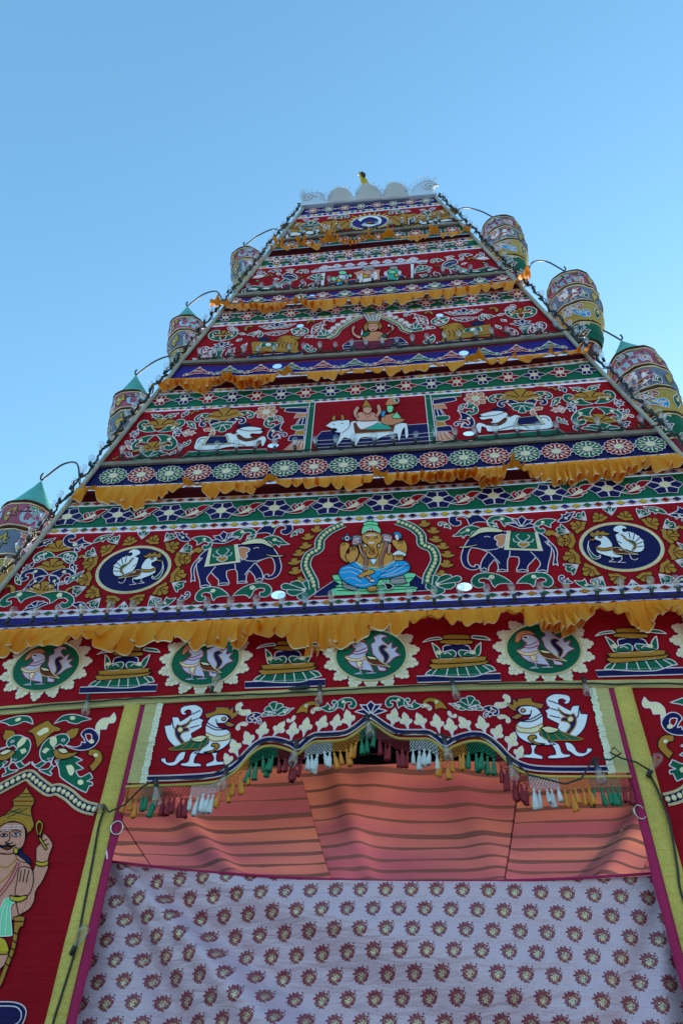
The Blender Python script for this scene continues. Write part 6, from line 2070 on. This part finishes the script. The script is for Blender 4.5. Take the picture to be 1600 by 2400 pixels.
for bb, pts in DOMES:
    cx = (bb[0] + bb[1]) / 2
    m = MB(); lathe(m, [(.024, -.02), (.030, .0), (.028, .03), (.016, .07), (.001, .10)], 'finial', 10, (cx, -.01, bb[3]))
    m.build('finial', CR, True)
m = MB()
FL = thing('pennant', (.22, .05, 13.1), 'yellow pennant hanging from a leaning pole above the silver crest', 'flag')
tube(m, [(.30, .06, 13.05), (.12, .04, 13.5), (-.156, .0, 14.20)], .012, 'Y', 6); m.build('flag_pole', FL, True)
m = MB(); vs = []
for i in range(9):
    t = i / 8
    xa = -.170 + .06 * t; xb = -.115 + .12 * t + .02 * math.sin(t * 3)
    za = 14.20 - .60 * t; zb = 14.18 - .56 * t
    for q in range(5):
        u = q / 4
        vs.append((xa + (xb - xa) * u, -.02 - .03 * math.sin(u * 5 + t * 3), za + (zb - za) * u))
m.add(vs, [(i * 5 + k, i * 5 + k + 1, i * 5 + 6 + k, i * 5 + 5 + k) for i in range(8) for k in range(4)], 'y')
m.build('yellow_cloth', FL, True)
m = MB(); tube(m, [(-.15, -.02, 14.19), (-.11, -.03, 14.15), (-.075, -.03, 14.08), (-.06, -.02, 14.0)], [.012, .03, .03, .006], 'cable', 8); m.build('black_tuft', FL, True)
m = MB(); tube(m, [(-.175 + .015 * math.cos(a), 0, 14.18 + .015 * math.sin(a)) for a in [k * .6 for k in range(10)]], .004, 'steel', 5); m.build('tip_ring', FL, True)

# ------------------------------------------------------------------ behind the doorway: beam, lining, canopy, curtain
mb = MB(); box(mb, -3.3, 3.3, .22, .30, 4.20, 4.29, 'bar')
tag(mb.build('lintel_beam'), 'weathered beam behind the pelmet', 'beam')
mb = MB(); n = 24
mb.add([(-3.4 + 6.8 * i / n, .50 + .02 * math.sin(i * 1.7), z) for i in range(n + 1) for z in (4.10, 5.0)], [(2 * i, 2 * i + 1, 2 * i + 3, 2 * i + 2) for i in range(n)], 'k')  # black sheet added to paint the darkness of the gap over the canopy
tag(mb.build('black_shade_sheet'), 'black lining standing in for deep shade above the striped canopy', 'backing')

mb = MB(); n = 16
mb.add([(-3.45 + 6.9 * i / n, y, 4.62 + .05 * math.sin(i * 1.3 + y)) for i in range(n + 1) for y in (.06, .9, 2.0)], [(3 * i + k, 3 * i + k + 1, 3 * i + 4 + k, 3 * i + 3 + k) for i in range(n) for k in (0, 1)], 'R')  # unseen sheet added to block skylight from the near part of the canopy
tag(mb.build('canopy_light_blocker'), 'dark tarpaulin added unseen to shade the front of the canopy', 'blocker')
for nm, lab, pts in (('hall_shade_curtain', 'maroon back curtain added unseen to darken the hall behind the doorway', [(-3.46 + 6.92 * i / 40, 5.75 + .06 * math.sin(i * 1.9)) for i in range(41)]),
                     ('hall_shade_curtain', 'maroon side curtain added unseen to darken the hall on the left', [(-3.44 + .03 * math.sin(i * 1.7), .12 + 5.6 * i / 30) for i in range(31)]),
                     ('hall_shade_curtain', 'maroon side curtain added unseen to darken the hall on the right', [(3.44 + .03 * math.sin(i * 1.7), .12 + 5.6 * i / 30) for i in range(31)])):
    mb = MB()  # unseen curtains added to darken the hall, so the far canopy looks brighter
    mb.add([(x, y, z) for x, y in pts for z in (.02, 4.3)], [(2 * i, 2 * i + 1, 2 * i + 3, 2 * i + 2) for i in range(len(pts) - 1)], 'R')
    tag(mb.build(nm, None, True), lab, 'curtain', 'curtains added to darken the hall')
CN = thing('canopy', (0, .5, 4.1), 'pink and orange striped satin canopy stretched inside the doorway', 'canopy')
XS = [-3.42, -2.35, -.62, 1.12, 2.4, 3.42]
def canopy_z(x, y):
    z = 4.15 - .035 * (y - .5) - .05 * math.sin((y - .5) * .9)
    for a, k, w, h in ((-1.9, .12, .13, .07), (-.35, .05, .10, .03), (.55, .22, .16, .035), (2.35, -.10, .16, .09), (.05, -.25, .22, .03), (-2.9, 0, .2, .08)):
        d = (x - (a + k * (y - .5))) / w
        z += h * math.exp(-d * d)
    return z + .010 * math.sin(x * 3.1 + y * 2.0)
for i in range(5):
    mb = MB(); nx = 46; ny = 90; uv = []; vs = []
    x0, x1 = XS[i], XS[i + 1] + .01
    for j in range(ny + 1):
        for q in range(nx + 1):
            x = x0 + (x1 - x0) * q / nx; y = .5 + 5.2 * j / ny
            vs.append((x, y, canopy_z(x, y) + .003 * (i % 2)))
            uv.append((x * .8 + i * 3.7, y / .275 + [0, .0, .35, .1, .4][i] + .10 * math.sin(x * 2.2 + i)))
    mb.add(vs, [(j * (nx + 1) + q, j * (nx + 1) + q + 1, (j + 1) * (nx + 1) + q + 1, (j + 1) * (nx + 1) + q) for j in range(ny) for q in range(nx)], 'canopy')
    mb.uv = uv
    mb.build('satin_panel', CN, True)

def curtain_top(x):
    t = (x + 1.85) / 3.7
    return 3.275 * (1 - t) + 3.165 * t - .36 * t * (1 - t)
mb = MB(); nx, nz = 110, 90; vs = []; uv = []
for j in range(nz + 1):
    v = j / nz
    for i in range(nx + 1):
        x = -1.87 + 3.74 * i / nx
        zt = curtain_top(x); z = zt - (zt - .06) * v
        dx, dz = x + 1.95, 3.45 - z
        r = math.hypot(dx, dz); an = math.atan2(dz, dx)
        f = 0
        w = math.exp(-((an - .70) / .34) ** 2)
        f += .17 * w * math.sin(an * 14 + .5 * r) * min(1, r * .55) + .035 * w * math.sin(an * 33 + 1) * min(1, r)
        dx2, dz2 = 1.95 - x, 3.35 - z
        r2 = math.hypot(dx2, dz2); an2 = math.atan2(dz2, dx2)
        f += .045 * math.exp(-((an2 - 1.15) / .3) ** 2) * math.sin(an2 * 19) * min(1, r2 * .8)
        f += .020 * math.sin(x * 2.1 + z * 1.3) + .012 * math.sin(z * 6.5 + x * 1.7) * min(1, v * 3)
        vs.append((x, .15 + f + .05 * v, z)); uv.append((x / .163, (z + .05 * x * x * .35) / .116))
mb.add(vs, [(j * (nx + 1) + i, j * (nx + 1) + i + 1, (j + 1) * (nx + 1) + i + 1, (j + 1) * (nx + 1) + i) for j in range(nz) for i in range(nx)], 'curtain')
mb.uv = uv
CU = tag(mb.build('door_curtain', None, True), 'pale lilac brocade curtain printed with maroon motifs across the doorway', 'curtain')
mb = MB(); tube(mb, [(-1.87 + 3.74 * i / 40, .145, curtain_top(-1.87 + 3.74 * i / 40) + .004) for i in range(41)], .008, 'm', 6)
mb.build('maroon_hem', CU, True)

for x, z, side in ((-1.745, 3.44, 'left'), (1.745, 3.49, 'right')):
    m = MB(); tube(m, [(x + .038 * math.cos(a), -.01 + .012 * math.cos(a), z + .045 * math.sin(a)) for a in [k * math.pi / 10 for k in range(20)]], .0045, 'steel', 6, True)
    tag(m.build('curtain_ring', None, True), 'shiny steel ring on the %s door edging' % side, 'ring', 'rings on the door edging')
m = MB(); tube(m, [(-1.79, -.006, 3.30), (-1.772, -.008, 3.26), (-1.765, -.006, 3.235)], .007, 'w', 5)
tag(m.build('white_tie', None, True), 'short white tie at the left end of the curtain', 'tie')
